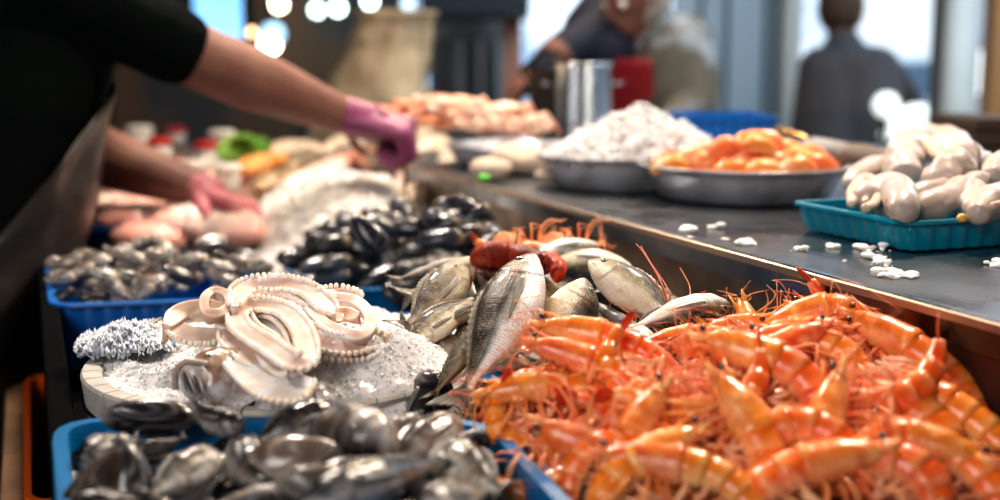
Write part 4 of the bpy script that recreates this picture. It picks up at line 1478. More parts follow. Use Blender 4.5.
F('sea_bream', 'dark bream low between the upright and the bent bream', palC, (560, 395, 1.12), (520, 320, 1.2), False, H=.038, W=.02)
F('sea_bream', 'grey bream buried low at the right of the heap', palC, (625, 352, 1.17), (545, 318, 1.26), False, H=.036, W=.02)
F('mackerel', 'slim dark fish in the back row left of the crayfish', palE, (470, 262, 1.48), (385, 282, 1.4), False, shape=SLIM, H=.02, W=.018)
F('sea_bream', 'pale bream tail deep in the left of the heap', palD, (455, 345, 1.22), (520, 300, 1.3), False, H=.036, W=.02)
F('sea_bream', 'grey bream low against the steel side behind the gold bream', palC, (690, 318, 1.27), (590, 282, 1.36), True, H=.036, W=.02)
F('sea_bream', 'brown bream low in the middle rear of the heap', palD, (570, 300, 1.3), (470, 285, 1.38), True, H=.038, W=.02)

# bed of ice under the fish
fi0 = at(560, 345, -.36)
def fin_(x, y):
    q = Vector((x, y, 0)) - XY(L0, 0); u = q.dot(U); v = q.dot(V)
    return .12 < u < .85 and .52 * 1 < v < LV - .02 and math.hypot(x - tc_.x, y - tc_.y) > TR + .01
def fh_(x, y):
    q = Vector((x, y, 0)) - XY(L0, 0); u = q.dot(U)
    return HC - .385 + .09 * sstep(.15, .5, u) - .04 * sstep(.6, .85, u)
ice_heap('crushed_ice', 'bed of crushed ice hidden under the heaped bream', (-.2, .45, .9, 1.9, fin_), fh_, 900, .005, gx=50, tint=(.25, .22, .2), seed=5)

# ------------------------------------------------------------ shrimp
P1 = dict(curl=150, seed=1); P2 = dict(curl=95, seed=2); P3 = dict(curl=215, seed=3); P4 = dict(curl=45, seed=4); P5 = dict(curl=300, seed=5); P6 = dict(curl=180, seed=6, fat=1.15)
SH = [Proto(make_prawn(**p)) for p in (P1, P2, P3, P4, P5, P6)]
SF = [Proto(make_prawn(simple=True, **p)) for p in (P1, P2, P3, P4, P5, P6)]


def sdz(px, py):
    return -.250 - .052 * (py - 330) / 150 - .028 * sstep(640, 500, px) - .010 * sstep(860, 1000, px)


def sh(k, px, py, ang, flip, label, dz=0, s=1.0, up=.45, cam=.9, jit=.12, grp='orange cooked shrimp in the heap', PR=None):
    p = at(px, py, sdz(px, py) + dz)
    r = put((PR or SH)[k].get(), p, ang, toward(p, up, cam, jit), not flip, s * 1.06)
    tag(r, label, 'shrimp', grp)
    return r


hand_ = [
    (4, 822, 326, 200, True, 'orange shrimp curled in a tight ring at the top of the heap', .012, 1.0),
    (3, 928, 372, 142, True, 'straight orange shrimp with black eye lying along the steel wall', .008, 1.08),
    (3, 968, 432, 146, True, 'straight orange shrimp below the one lying along the steel wall', .004, 1.08),
    (0, 775, 392, 160, True, 'large orange shrimp arching to the right in the centre of the heap', .012, 1.1),
    (1, 700, 404, 172, False, 'orange shrimp with a long bright lower edge left of the heap centre', .010, 1.02),
    (1, 868, 388, 160, False, 'orange shrimp with long feelers right of the heap centre', .010, 1.08),
    (2, 852, 440, 75, False, 'C shaped shrimp with pale belly legs right of the centre front', .010, 1.0),
    (5, 902, 436, 155, True, 'broad pinkish shrimp behind the C shaped one at right', -.004, 1.05),
    (0, 545, 425, 35, True, 'orange shrimp curled like a U beside the corner of the blue tray', .012, .98),
    (2, 610, 428, 150, False, 'banded orange shrimp curled up right of the U shaped one', .012, .95),
    (1, 566, 402, 190, True, 'orange shrimp arching above the U shaped one with its head at left', .014, .9),
    (3, 622, 352, 165, True, 'orange shrimp head with two black eyes under the dark backed bream', .012, .95),
    (0, 655, 372, 20, True, 'orange shrimp curling upwards just below the small pale bream', .012, .95),
    (3, 662, 406, 10, True, 'narrow red orange shrimp pointing left of centre', .012, .7),
    (3, 552, 385, 205, True, 'orange shrimp head with tangled legs against the bream tail', .006, .85),
    (3, 560, 482, 25, True, 'red tailed shrimp hanging over the blue tray side at the front', .006, .9),
    (2, 655, 450, 60, False, 'curled shrimp with dark gaps around it in the left front of the heap', .006, .95),
    (3, 775, 334, 176, True, 'orange shrimp lying level at the top edge beside the ring shaped one', -.004, .85),
    (3, 770, 345, 0, False, 'orange shrimp lying level under the ring shaped one', .004, .9),
    (1, 712, 352, 190, True, 'orange shrimp at the top just below the bream against the steel', -.004, .9),
    (5, 735, 450, 120, True, 'thick shrimp bending in the front centre of the heap', .006, 1.0),
    (2, 795, 452, 200, True, 'curled shrimp in front of the large arching one', .006, 1.0),
    (1, 700, 490, 170, True, 'blurred orange shrimp at the very front, left of centre', .004, 1.0),
    (0, 640, 496, 30, False, 'blurred orange shrimp at the very front beside the red tailed one', .000, 1.0),
    (1, 790, 495, 10, False, 'blurred orange shrimp at the very front in the centre', .004, 1.05),
    (5, 880, 488, 190, True, 'blurred orange shrimp at the very front, right of centre', .004, 1.0),
    (1, 955, 480, 150, True, 'blurred orange shrimp in the front right corner of the heap', .004, 1.0),
    (2, 905, 462, 330, False, 'curled shrimp near the front right under the broad pinkish one', .002, .95),
    (0, 820, 365, 170, True, 'orange shrimp arching just below the ring shaped one', .006, .95),
    (1, 600, 385, 160, True, 'orange shrimp with raised legs left of the one curling upwards', .010, .9),
    (0, 580, 452, 200, False, 'orange shrimp with its belly up near the tray rim', .004, .95),
    (3, 760, 372, 30, False, 'straight orange shrimp crossing behind the large arching one', .006, .9),
    (0, 885, 352, 200, True, 'small orange shrimp between the ring shaped one and the steel wall', -.004, .85),
    (3, 860, 345, 150, True, 'shrimp with whisker like legs next to the ring shaped one', -.002, .9),
    (1, 522, 404, 235, True, 'orange shrimp at the far left tip of the heap beside the bream tail', .004, .7),
    (0, 620, 470, 330, False, 'orange shrimp low behind the red tailed one', .002, .9),
]
for h in hand_:
    k, px, py, ang, fl, lb, dz, s = h
    sh(k, px, py, ang, fl, lb, dz, s)
rnd = random.Random(21)
zones = [(700, 400, 'orange shrimp half buried at the upper left of the heap'), (850, 400, 'orange shrimp half buried at the upper middle of the heap'), (1100, 400, 'orange shrimp half buried along the steel wall'),
         (700, 600, 'orange shrimp half buried at the lower left of the heap'), (850, 600, 'orange shrimp half buried at the lower middle of the heap'), (1100, 600, 'orange shrimp half buried at the lower right of the heap')]


def inheap(px, py):
    if py < 318 + (.66 * (px - 825) if px > 825 else 0) + 16: return False
    if px < interp(py, [(330, 690), (345, 625), (360, 580), (380, 540), (400, 520), (420, 518), (500, 585)]): return False
    return True


pts_ = []
tries = 0
while len(pts_) < 62 and tries < 9000:
    tries += 1
    px, py = rnd.uniform(480, 1030), rnd.uniform(330, 520)
    if not inheap(px, py): continue
    if any(math.hypot(px - a, (py - b) * 1.3) < 31 for a, b in pts_): continue
    pts_.append((px, py))
for px, py in pts_:
    lb = next(z[2] for z in zones if px < z[0] and py < z[1])
    sh(rnd.choice([0, 0, 1, 2, 3, 5, 5]), px, py, rnd.uniform(0, 360), rnd.random() < .5, lb, -.019 - rnd.random() * .010, rnd.uniform(.8, 1.0), jit=.45, PR=SF, grp=lb.replace('orange shrimp', 'shrimp'))
for p in SH + SF: p.drop()
# tangle of loose legs and feelers in the gaps
mb = MB()
for k in range(2600):
    px, py = rnd.uniform(475, 1030), rnd.uniform(325, 525)
    if not inheap(px, py): continue
    p = at(px, py, sdz(px, py) - .012 + rnd.uniform(-.018, .014))
    a = rnd.uniform(0, 6.28); L_ = rnd.uniform(.012, .045)
    d = Vector((math.cos(a), math.sin(a), rnd.uniform(-.4, .6))).normalized(); e = Vector((rnd.uniform(-1, 1), rnd.uniform(-1, 1), rnd.uniform(-.5, 1))).normalized()
    c = rnd.choice([(.42, .09, .02), (.55, .17, .05), (.25, .05, .015), (.6, .26, .12), (.12, .03, .02)])  # darker tones put the shade of the gaps into the leg colours
    w = rnd.uniform(.0005, .0014)
    mb.tube([p, p + d * L_ * .35 + e * .003, p + d * L_ * .7 + e * .009, p + d * L_ + e * .018], [w, w, w * .8, w * .3], 4, c)
tag(mb.build('shrimp_legs_tangle', legm), 'tangle of loose orange legs and feelers between the heaped shrimp', 'shrimp legs', kind='stuff')
# support under the shrimp: crushed ice, dark tint paints the shade of the gaps
def sin_(x, y):
    q = Vector((x, y, 0)) - XY(L0, 0); u = q.dot(U); v = q.dot(V)
    p = Vector((x, y, HC - .3)) - CAM
    X = 500 + FPX * p.dot(RT) / p.dot(FW); Y = 250 - FPX * p.dot(UP) / p.dot(FW)
    return v < LV - .02 and X > 20 + interp(Y, [(330, 690), (345, 625), (360, 580), (380, 540), (400, 520), (420, 518), (500, 585)]) and 345 < Y and p.dot(FW) > .5
def shh(x, y):
    p = Vector((x, y, HC - .3)) - CAM
    X = 500 + FPX * p.dot(RT) / p.dot(FW); Y = 250 - FPX * p.dot(UP) / p.dot(FW)
    return HC + sdz(X, Y) - .048
ice_heap('crushed_ice', 'dark bed of crushed ice, gap shade in its tint, under the shrimp heap', (-.05, .75, .5, 1.4, sin_), shh, 900, .005, gx=50, tint=(.10, .03, .012), seed=6)

# long red feelers over the steel side
t = thing('crayfish', 'red orange crayfish lying behind the upright bream', 'crayfish', 'fish heaped in the middle')
cm = mat('crayfish_shell', attr=True, rough=.5, coat=.05, spec=.3, bump=.9, bscale=90, col2=(.25, .08, .06), nscale=45, nsharp=(.45, .6))
def crp(px, py, d): return atd(px, py, d)
def shellpart(nm, pts, rads, c=(.24, .028, .010)):
    pp_ = catmull([crp(*p) for p in pts], 6); mb = blobtube([crp(*p) for p in pts], rads, n=18, lump=.35, seed=2); mb.c = [mixc(c, (.2, .02, .01), max(0, noise.noise(Vector(v) * 60) * 1.6)) for v in mb.v]
    for i_, v in enumerate(mb.v):
        pc_ = pp_[min(len(pp_) - 1, i_ // 18)]
        mb.v[i_] = tuple(pc_ + (Vector(v) - pc_) * (1 + .10 * ((i_ // 18) % 3 == 0)))
    return mb.build(nm, cm, t)
shellpart('carapace', [(470, 262, 1.36), (488, 257, 1.36), (512, 256, 1.36)], [.006, .015, .017, .014])
shellpart('abdomen', [(512, 256, 1.36), (530, 258, 1.34), (548, 266, 1.32)], [.014, .014, .012, .010])
shellpart('claw', [(546, 258, 1.32), (557, 268, 1.30), (556, 282, 1.28)], [.006, .010, .010, .003], (.75, .08, .02))
shellpart('claw', [(538, 256, 1.33), (548, 262, 1.31), (547, 274, 1.30)], [.004, .007, .006, .002])
for k in range(5):
    mb = MB(); q = crp(486 + k * 9, 262, 1.35)
    mb.tube(catmull([q, q + RT * (-.01) + Vector((0, 0, -.008)), q + RT * (-.016 + k * .004) + Vector((0, -.02, -.022))], 4), [.0022 - .0002 * i for i in range(9)], 6, (.6, .08, .02)); mb.build('leg', cm, t)
for pts in ([(652, 335, 1.16), (668, 318, 1.18), (662, 285, 1.2), (645, 255, 1.24), (636, 244, 1.26)], [(655, 334, 1.16), (672, 318, 1.18), (668, 290, 1.2), (650, 262, 1.24), (641, 246, 1.26)],
            [(664, 312, 1.18), (685, 306, 1.2), (690, 288, 1.22), (680, 268, 1.25)]):
    mb = MB(); pp = catmull([crp(*p) for p in pts], 6); mb.tube(pp, [.0011 * (1 - .5 * i / len(pp)) for i in range(len(pp))], 5, (.62, .1, .02))
    tag(mb.build('antenna_strand', legm), 'long thin orange feeler sticking up beside the gold bream', 'feeler', 'loose feelers by the steel side')
for px, py, dep, lb in ((512, 250, 1.5, 'orange shrimp behind the crayfish at the back of the fish heap'), (560, 250, 1.52, 'orange shrimp left of the pale bream at the back')):
    r = make_prawn(curl=60, seed=9, L=.11); p = atd(px, py, dep); put(r, p, 15, toward(p), False); tag(r, lb, 'shrimp', 'orange shrimp behind the fish heap')

# ------------------------------------------------------------ clams, mussels
MC = [Proto(make_mussel('clam', dark=(.13, .12, .11), band=(.85, .82, .78), tip=(.6, .5, .4), L=.048, Wd=.03, T=.020, name='clam', seed=s, cat='clam')) for s in (1, 5)] + \
     [Proto(make_mussel('clam', dark=(.36, .32, .28), band=(.9, .88, .85), tip=(.3, .2, .13), L=.05, Wd=.028, T=.018, name='clam', seed=8, cat='clam')),
      Proto(make_mussel('clam', dark=(.025, .025, .03), band=(.10, .10, .11), tip=(.2, .15, .1), L=.05, Wd=.028, T=.018, name='clam', seed=4, cat='clam'))]
rnd = random.Random(5)
aU = A2 + U * .02
for layer in range(4):
    n = [34, 30, 22, 14][layer]
    for k in range(n):
        for _ in range(40):
            u, v = rnd.uniform(.015, .36), rnd.uniform(.005, .30)
            if layer < 2 or (math.hypot((u - .17) / .2, (v - .15) / .17) < 1.1 - layer * .1): break
        p = XY(A2 + U * u + V * v, HC - .33 + layer * .013 + .018 * max(0, 1 - math.hypot((u - .18) / .2, (v - .15) / .17)))
        front = u < .14
        side = 'left' if v < .11 else ('middle' if v < .2 else 'right')
        lb = 'striped clam at the %s %s of the blue tray heap' % ('front' if front else 'back', side)
        r = put(rnd.choice(MC).get(), p, rnd.choice([0, 180]) + rnd.uniform(-45, 45), toward(p, .9, .35, .5), rnd.random() < .5, rnd.uniform(.85, 1.12))
        tag(r, lb, 'clam', 'clams at the %s %s of the tray' % ('front' if front else 'back', side))
for p in MC: p.drop()
MD = [Proto(make_mussel('mussel', L=.072, Wd=.042, T=.028, seed=s, band=b_)) for s, b_ in ((2, (.05, .055, .065)), (7, (.08, .1, .13)))] + \
     [Proto(make_mussel('mussel', L=.07, Wd=.040, T=.026, seed=3, dark=(.06, .07, .085), band=(.22, .23, .25), tip=(.2, .18, .15)))]
c0 = (A3 + B3) / 2 + U * .19
for layer in range(4):
    n = [26, 22, 16, 9][layer]
    for k in range(n):
        while True:
            u, v = rnd.uniform(-.22, .24), rnd.uniform(-.17, .19)
            if math.hypot(u / .23, v / .18) < 1 - layer * .17: break
        p = XY(c0 + U * u + V * v, HC - .345 + layer * .021 + .03 * max(0, 1 - math.hypot(u / .22, v / .17)))
        lb = 'glossy black mussel at the %s %s of the dark heap' % ('front' if u < 0 else 'back', 'left' if v < 0 else 'right')
        r = put(rnd.choice(MD).get(), p, rnd.choice([0, 180]) + rnd.uniform(-60, 60), toward(p, .8, .5, .6), rnd.random() < .5, rnd.uniform(.85, 1.15))
        tag(r, lb, 'mussel', 'black mussels, ' + lb.split(' at the ')[1])
for px, py, dep in ((438, 224, 1.72), (458, 226, 1.74), (478, 230, 1.76), (448, 216, 1.77), (470, 219, 1.78), (490, 238, 1.76), (462, 238, 1.70), (484, 246, 1.72), (440, 238, 1.68), (500, 246, 1.78), (474, 212, 1.82)):
    p = atd(px, py, dep); r = put(rnd.choice(MD).get(), p, rnd.choice([0, 180]) + rnd.uniform(-50, 50), toward(p, .8, .5, .5), rnd.random() < .5, 1.0)
    tag(r, 'glossy black mussel on the raised right shoulder of the dark heap', 'mussel', 'black mussels, right shoulder')
r = put(MD[1].get(), atd(456, 207, 1.78), 175, toward(atd(456, 207, 1.78), .4, .8), False, 1.0); tag(r, 'large blue black mussel on top at the back of the dark heap', 'mussel', 'black mussels on top')
r = put(MD[1].get(), atd(368, 234, 1.66), 130, toward(atd(368, 234, 1.66), .4, .8), False, 1.0); tag(r, 'bluish mussel on the left shoulder of the dark heap', 'mussel', 'black mussels on top')
for p in MD: p.drop()

# ------------------------------------------------------------ front tray
def darkpal(back, mid, belly, e=.45):
    def f(s, a):
        n = noise.noise(Vector((s * 16, a * 7, 5)))
        c = mixc(back, mid, sstep(e - .3, e, a + n * .2)); c = mixc(c, belly, sstep(e, e + .3, a + n * .12))
        c = mixc(c, (.008, .008, .01), sstep(.0, .3, noise.noise(Vector((s * 22, a * 5, 9)))) * .4)
        sg = .262 - .42 * (a - .48) ** 2
        return mixc(c, (.01, .01, .01), (1 - sstep(0, .016, abs(s - sg))) * .8)
    return f


dp1 = darkpal((.006, .008, .013), (.06, .06, .065), (.50, .48, .46), .47)
dp2 = darkpal((.004, .005, .008), (.04, .038, .04), (.36, .35, .34), .56)
dp3 = darkpal((.02, .02, .022), (.14, .13, .12), (.66, .62, .57), .38)


def FF(label, pal, h, tl, flip, shape=FAT, H=.026, W=.022, L=.12, kl=0, kv=0, name='small_fish', **k):
    kk = {a: k.pop(a) for a in list(k) if a in ('up', 'cam', 'roll', 'side')}
    r = make_fish(name, label, shape, L, H, W, pal, kl=kl, kv=kv, skinmat=fishplain, tail=.16, nst=44, nr=26, fin_col=(.10, .10, .10), iris=(.3, .27, .2), **k)
    r['group'] = 'dark fish in the front blue tray'
    pz = lambda q: at(q[0], q[1], q[2])
    return fish_at(r, L, .16, pz(h), pz(tl), flip, **kk)


def MM(label, px, py, dz, ang, k=0, s=1.0, flip=False, up=.6, cam=.8, dark=(.02, .02, .025), band=(.2, .2, .22), gape=0.0, L=.078, W=.042, T=.034):
    r = make_mussel(label, L=L, Wd=W, T=T, seed=k, dark=dark, band=band, tip=(.4, .35, .3), gape=gape)
    p = at(px, py, dz); put(r, p, ang, toward(p, up, cam, .1), flip, s); r['group'] = 'shellfish in the front blue tray'
    return r


MM('long black mussel at the back left on the blue rim', 150, 419, -.288, 185, 1, 1.0, W=.034)
FF('dark glossy fish curled into a ring at the back of the front tray', dp2, (238, 432, -.285), (180, 405, -.275), True, kv=9, H=.024, L=.13)
FF('grey fish with pale belly rim next to the curled one', dp1, (335, 410, -.275), (240, 448, -.290), True, H=.027, kl=3)
FF('round grey folded fish at the left wall of the front tray', dp1, (78, 462, -.296), (142, 432, -.290), False, kv=-5, H=.028)
FF('small curled dark fish left of the ring shaped one', dp2, (135, 452, -.292), (192, 440, -.288), False, kv=7, H=.02)
MM('striped brown shell with fine lines in the middle of the front tray', 297, 458, -.286, 10, 6, 1.0, dark=(.16, .13, .11), band=(.42, .38, .34), L=.072, W=.044)
FF('broad grey fish with pale shine at the front left of the middle', dp3, (215, 455, -.288), (140, 500, -.296), True, H=.032, L=.14)
FF('dark curled fish with white belly under the striped shell', dp2, (240, 448, -.290), (262, 498, -.298), False, kv=6, H=.026)
MM('dark brown shell tilted against the left wall of the front tray', 96, 488, -.300, 60, 3, 1.0, dark=(.05, .04, .035), band=(.25, .2, .17))
FF('grey fish looking right with blunt pale snout and raised fin', dp3, (384, 446, -.276), (292, 418, -.288), False, shape=FAT, H=.027, W=.024, L=.13, up=.7, eye=.03)
FF('pale slender fish along the back right rim of the front tray', dp3, (458, 421, -.288), (376, 476, -.300), True, shape=SLIM, H=.022, kl=1)
FF('dark mottled fish tucked in the right back corner of the front tray', dp2, (490, 440, -.292), (420, 456, -.3), False, H=.026, kv=-4)
FF('long grey fish lying diagonally at the front of the tray', dp1, (300, 506, -.275), (462, 455, -.282), False, shape=SLIM, H=.022, L=.17)
FF('white mottled fish at the right of the front tray', dp3, (440, 452, -.288), (505, 500, -.296), False, H=.030, kv=3)
FF('small silvery fish behind the blunt snouted one', dp3, (420, 418, -.295), (362, 440, -.298), True, shape=SLIM, H=.016)
MM('black shell under the diagonal grey fish', 345, 480, -.296, 200, 5, .9)
MM('pale brown shell at the very front of the tray in the middle', 330, 492, -.290, 170, 9, 1.0, dark=(.12, .1, .09), band=(.4, .37, .33))
MM('black shell with grey bands between the broad grey fish and the left wall', 128, 478, -.297, 100, 8, .9, dark=(.03, .03, .035), band=(.3, .3, .3))
FF('dark fish at the very front left corner of the tray', dp2, (70, 508, -.3), (150, 500, -.305), False, H=.028)
FF('dark fish at the very front under the curled one', dp1, (290, 500, -.302), (200, 508, -.30), False, H=.028)
FF('silver fish at the very front right of the tray', dp3, (420, 510, -.29), (500, 488, -.3), False, H=.026)
FF('grey fish deep in the right of the front tray', dp1, (380, 496, -.3), (470, 474, -.305), True, H=.026)
rnd = random.Random(3)
pr = Proto(make_fish('small_fish', 'f', FAT, .11, .024, .02, dp2, kv=3, skinmat=fishplain, tail=.16, nst=36, nr=20, fin_col=(.08, .08, .08)))
pm = Proto(make_mussel('m', L=.075, Wd=.042, T=.03, seed=12))
for k in range(30):
    u, v = rnd.uniform(.02, .36), rnd.uniform(.03, .36)
    p = XY(fa - U * u + V * v, HC - .325 - rnd.random() * .012)
    wh = ('back' if u < .15 else 'front', 'left' if v < .17 else 'right')
    if k % 3:
        r = put(pr.get(), p, rnd.uniform(0, 360), toward(p, .8, .4, .3), rnd.random() < .5, rnd.uniform(.85, 1.1)); tag(r, 'dark fish at the bottom of the front tray, %s %s' % wh, 'fish', 'fish at the bottom of the front tray, %s %s' % wh)
    else:
        r = put(pm.get(), p, rnd.uniform(0, 360), toward(p, .8, .4, .3), rnd.random() < .5, rnd.uniform(.85, 1.1)); tag(r, 'black shell at the bottom of the front tray, %s %s' % wh, 'mussel', 'shells at the bottom of the front tray, %s %s' % wh)
pr.drop(); pm.drop()
# grouper half buried in the ice of the tub
def gp(s, a):
    c = mixc((.30, .18, .10), (.52, .42, .36), sstep(.25, .6, a + noise.noise(Vector((s * 12, a * 6, 3))) * .2))
    c = mixc(c, (.72, .70, .70), sstep(.55, .8, a))
    c = mixc(c, (.5, .5, .52), sstep(.1, .03, s))
    return mixc(c, (.10, .06, .04), (1 - sstep(0, .012, abs(s - (.27 - .4 * (a - .5) ** 2)))) * .7)

r = make_fish('grouper', 'brown speckled fish with open grey mouth half buried in the ice', FAT, .17, .040, .034, gp, skinmat=mat('grouper_skin', attr=True, rough=.3, coat=.5, col2=(.55, .42, .34), nscale=60, bump=.4, bscale=100),
              tail=.2, eye=.022, fin_col=(.2, .14, .09))
fish_at(r, .17, .2, at(186, 381, -.280), at(345, 376, -.296), False, up=.8)
mp = at(188, 382, -.278)
gq = r.matrix_world.inverted()
mb = MB(); mb.ball(mp + RT * .006, (.013, .010, .017), 18, 12, (.75, .73, .75)); q = mb.build('mouth', fishplain); q.parent = r; q.matrix_parent_inverse = gq
for k in range(5):
    mb = MB(); o_ = RT * (-.006 + .0045 * k) + UP * (.013 - .002 * k)
    mb.tube([mp + o_ - FW * .010, mp + o_ - FW * .0125 + RT * .003 - UP * .008, mp + o_ - FW * .011 + RT * .008 - UP * .020], [.0006, .0013, .0006], 6, (.12, .11, .12) if k % 2 else (.7, .68, .68))
    q = mb.build('gill_ray', fishplain); q.parent = r; q.matrix_parent_inverse = gq
mb = MB(); mb.tube(catmull([mp + RT * .018 + UP * .016 - FW * .004, mp + UP * .018 - FW * .008, mp - RT * .009 + UP * .008 - FW * .006, mp - RT * .010 - UP * .006 - FW * .004], 5), .0028, 8, (.5, .42, .36)); q = mb.build('lip', fishplain); q.parent = r; q.matrix_parent_inverse = gq
FF('tan slender fish lying behind the ice shards in the tub', darkpal((.2, .15, .1), (.4, .32, .25), (.6, .5, .42)), (132, 348, -.292), (185, 318, -.285), True, shape=SLIM, H=.02)['group'] = 'fish in the ice tub'

# ------------------------------------------------------------ right counter: squid tray
SA = at(799, 203, -.176); SB = at(908, 223, -.176)
ul = (SB - SA).length
tray('squid_tray', 'turquoise plastic tray of white squid on the steel counter', 'tray', [(p.x, p.y) for p in (SA, SB, SB + V * .34, SA + V * .34)], HC - .174, .034, tealp, .93, .009, .012, ribs=1)


squidw = mat('white_squid_flesh', (.52, .44, .40), rough=.36, coat=.2, sss=.3, sss_col=(1, .5, .35), bump=.5, bscale=70, bdist=.002, col2=(.40, .29, .23), nscale=22, nsharp=(.45, .8))


def squid(label, pts, rads, seed=0, lump=.10, bits=(), name='squid'):
    t = thing(name, label, 'squid', 'white squid in the turquoise tray')
    pp = [at(*p) for p in pts]
    mb = blobtube(pp, [r * 1.28 for r in rads], n=26, lump=lump + .06, seed=seed, k=8)
    mb.c = [mixc((.68, .61, .57), (.58, .46, .38), max(0, noise.noise(Vector(v) * 30)) * 1.2) for v in mb.v]
    fuse(mb.build('mantle', squidw, t), .0026, 3)
    for b in bits:
        q = [at(*p) for p in b[0]]
        mb = blobtube(q, b[1], n=14, lump=.05, seed=seed + 3); mb.c = [(.66, .56, .48)] * len(mb.v); mb.build(b[2], squidm, t)
    return t


squid('rolled squid tube with open curled end at the left corner of the tray', [(856, 204, -.170), (872, 196, -.160), (888, 188, -.154), (898, 192, -.152), (902, 206, -.158), (896, 214, -.166)], [.011, .015, .016, .016, .015, .012], 1, .06,
      (([(852, 205, -.168), (853, 192, -.158), (862, 180, -.150), (874, 181, -.150), (880, 192, -.156), (874, 204, -.164), (864, 209, -.168)], [.006, .008, .008, .007, .007, .006, .006], 'curled_rim'),
       ([(864, 203, -.165), (868, 194, -.158), (866, 188, -.155)], [.004, .006, .005], 'tentacle')))
squid('long pale squid lying behind the rolled one', [(846, 186, -.162), (858, 176, -.152), (876, 168, -.148), (896, 168, -.148), (910, 176, -.154)], [.006, .012, .014, .014, .010], 2, .05)
squid('large folded white squid on top of the pile', [(905, 178, -.150), (903, 160, -.132), (918, 146, -.122), (938, 142, -.118), (956, 148, -.120), (958, 164, -.130), (944, 176, -.140), (926, 180, -.146)], [.014, .020, .022, .020, .018, .019, .018, .012], 5, .34,
      (([(905, 152, -.124), (918, 146, -.118), (934, 152, -.122), (944, 160, -.128)], [.007, .010, .010, .006], 'fold'), ([(930, 140, -.112), (948, 136, -.110), (962, 146, -.116)], [.006, .010, .008], 'fin')))
squid('bent white squid in front with its arm curving right', [(914, 215, -.172), (930, 206, -.164), (948, 200, -.160), (966, 190, -.152), (976, 196, -.156), (970, 210, -.166)], [.010, .015, .014, .015, .012, .008], 7, .07)
squid('squid wedged in the middle below the folded one', [(908, 196, -.158), (922, 193, -.156), (940, 190, -.154), (954, 186, -.152)], [.007, .011, .011, .009], 8, .05)
squid('smooth squid leaning up to the right of the folded one', [(955, 184, -.150), (962, 172, -.142), (974, 164, -.134), (986, 160, -.132)], [.009, .013, .013, .010], 9, .05)
squid('small round squid under the leaning one', [(966, 190, -.150), (976, 184, -.146), (990, 186, -.148)], [.008, .013, .010], 10, .1)
squid('white squid at the right edge of the picture', [(990, 178, -.140), (1000, 168, -.132), (1012, 164, -.130), (1020, 176, -.14)], [.009, .015, .015, .01], 11, .08)
squid('spotted squid at the lower right of the tray', [(976, 216, -.168), (988, 204, -.160), (1004, 198, -.156), (1020, 206, -.16)], [.009, .016, .016, .012], 12, .12,
      (([(992, 206, -.152), (1002, 203, -.150)], [.004, .004], 'siphon'),))
squid('slim squid arm at the back of the pile', [(950, 160, -.136), (962, 148, -.126), (974, 152, -.128), (982, 164, -.136)], [.006, .009, .009, .007], 13, .05)
squid('pale squid low behind the pile at the right', [(984, 196, -.165), (1004, 188, -.158), (1030, 190, -.160)], [.010, .014, .012], 14, .05)
squid('pale squid low in the middle of the tray', [(880, 212, -.176), (905, 208, -.174), (940, 212, -.176)], [.008, .012, .010], 15, .05)
yb = mat('yellow_roe', (.75, .42, .08), rough=.35, coat=.4)
for k, (px, py, dz) in enumerate(((896, 176, -.150), (904, 182, -.152), (908, 186, -.156), (962, 218, -.170))):
    mb = MB(); mb.ball(at(px, py, dz), (.006, .005, .005), 14, 10); o = mb.build('roe_lump', yb); tag(o, 'small yellow roe lump ' + ['by the top of the rolled squid', 'under the folded squid', 'above the bent squid', 'beside the lower right squid'][k], 'roe')
mb = MB(); p = at(925, 139, -.112); mb.ball(p, (.012, .008, .005), 16, 10); tag(mb.build('red_pepper', mat('red_skin', (.55, .01, .01), rough=.3, coat=.5)), 'red pepper piece poking out behind the squid pile', 'pepper')

# scraps on the counter
scrapm = mat('ice_scrap', (.82, .82, .80), rough=.35, sss=.2, sss_col=(1, .8, .6), bump=.6, bscale=160, bdist=.002)
rnd = random.Random(11)
scr = [(687, 231, 12, 7, 'white ice crumb left of the others on the steel lip'), (715, 227, 13, 5, 'small flat ice crumb in front of the salmon pan'), (745, 244, 26, 6, 'flat patch of white crumbs near the counter edge'),
       (797, 250, 20, 5, 'flat smear of crumbs before the turquoise tray'), (832, 247, 16, 5, 'small beige scrap near the tray corner'), (866, 240, 14, 6, 'dark beige scrap touching the tray'),
       (874, 250, 30, 6, 'uppermost pale squid scrap of the stack below the tray'), (878, 258, 26, 6, 'middle pale squid scrap of the stack below the tray'), (880, 265, 22, 5, 'lowest pale squid scrap of the stack below the tray'),
       (895, 275, 46, 8, 'large pale squid scrap closest to the counter edge'), (994, 265, 22, 6, 'pale scrap at the right edge of the picture'), (845, 262, 5, 4, 'tiny white crumb between the scraps'), (725, 240, 8, 4, 'tiny crumb beside the flat white patch'), (690, 238, 8, 4, 'tiny crumb under the leftmost one')]
for px, py, w, h, lb in scr:
    p = at(px, py, -.209); sc = (p - CAM).dot(FW) / FPX
    mb = MB()
    for k in range(max(4, int(w / 1.3))):
        q = p + RT * ((rnd.random() - .5) * w * sc * .85) + Vector((0, (rnd.random() - .5) * w * sc * .9, 0))
        r = sc * h * rnd.choice([.25, .35, .5, .8])
        mb.ball(q + Vector((0, 0, r * rnd.uniform(0, .8))), (r * 1.3, r * 1.2, r * .6), 10, 7)
    o = mb.build('scrap', scrapm); fuse(o, max(.0007, sc * 1.0), 2)
    tag(o, lb, 'scrap', 'scraps on the steel counter')

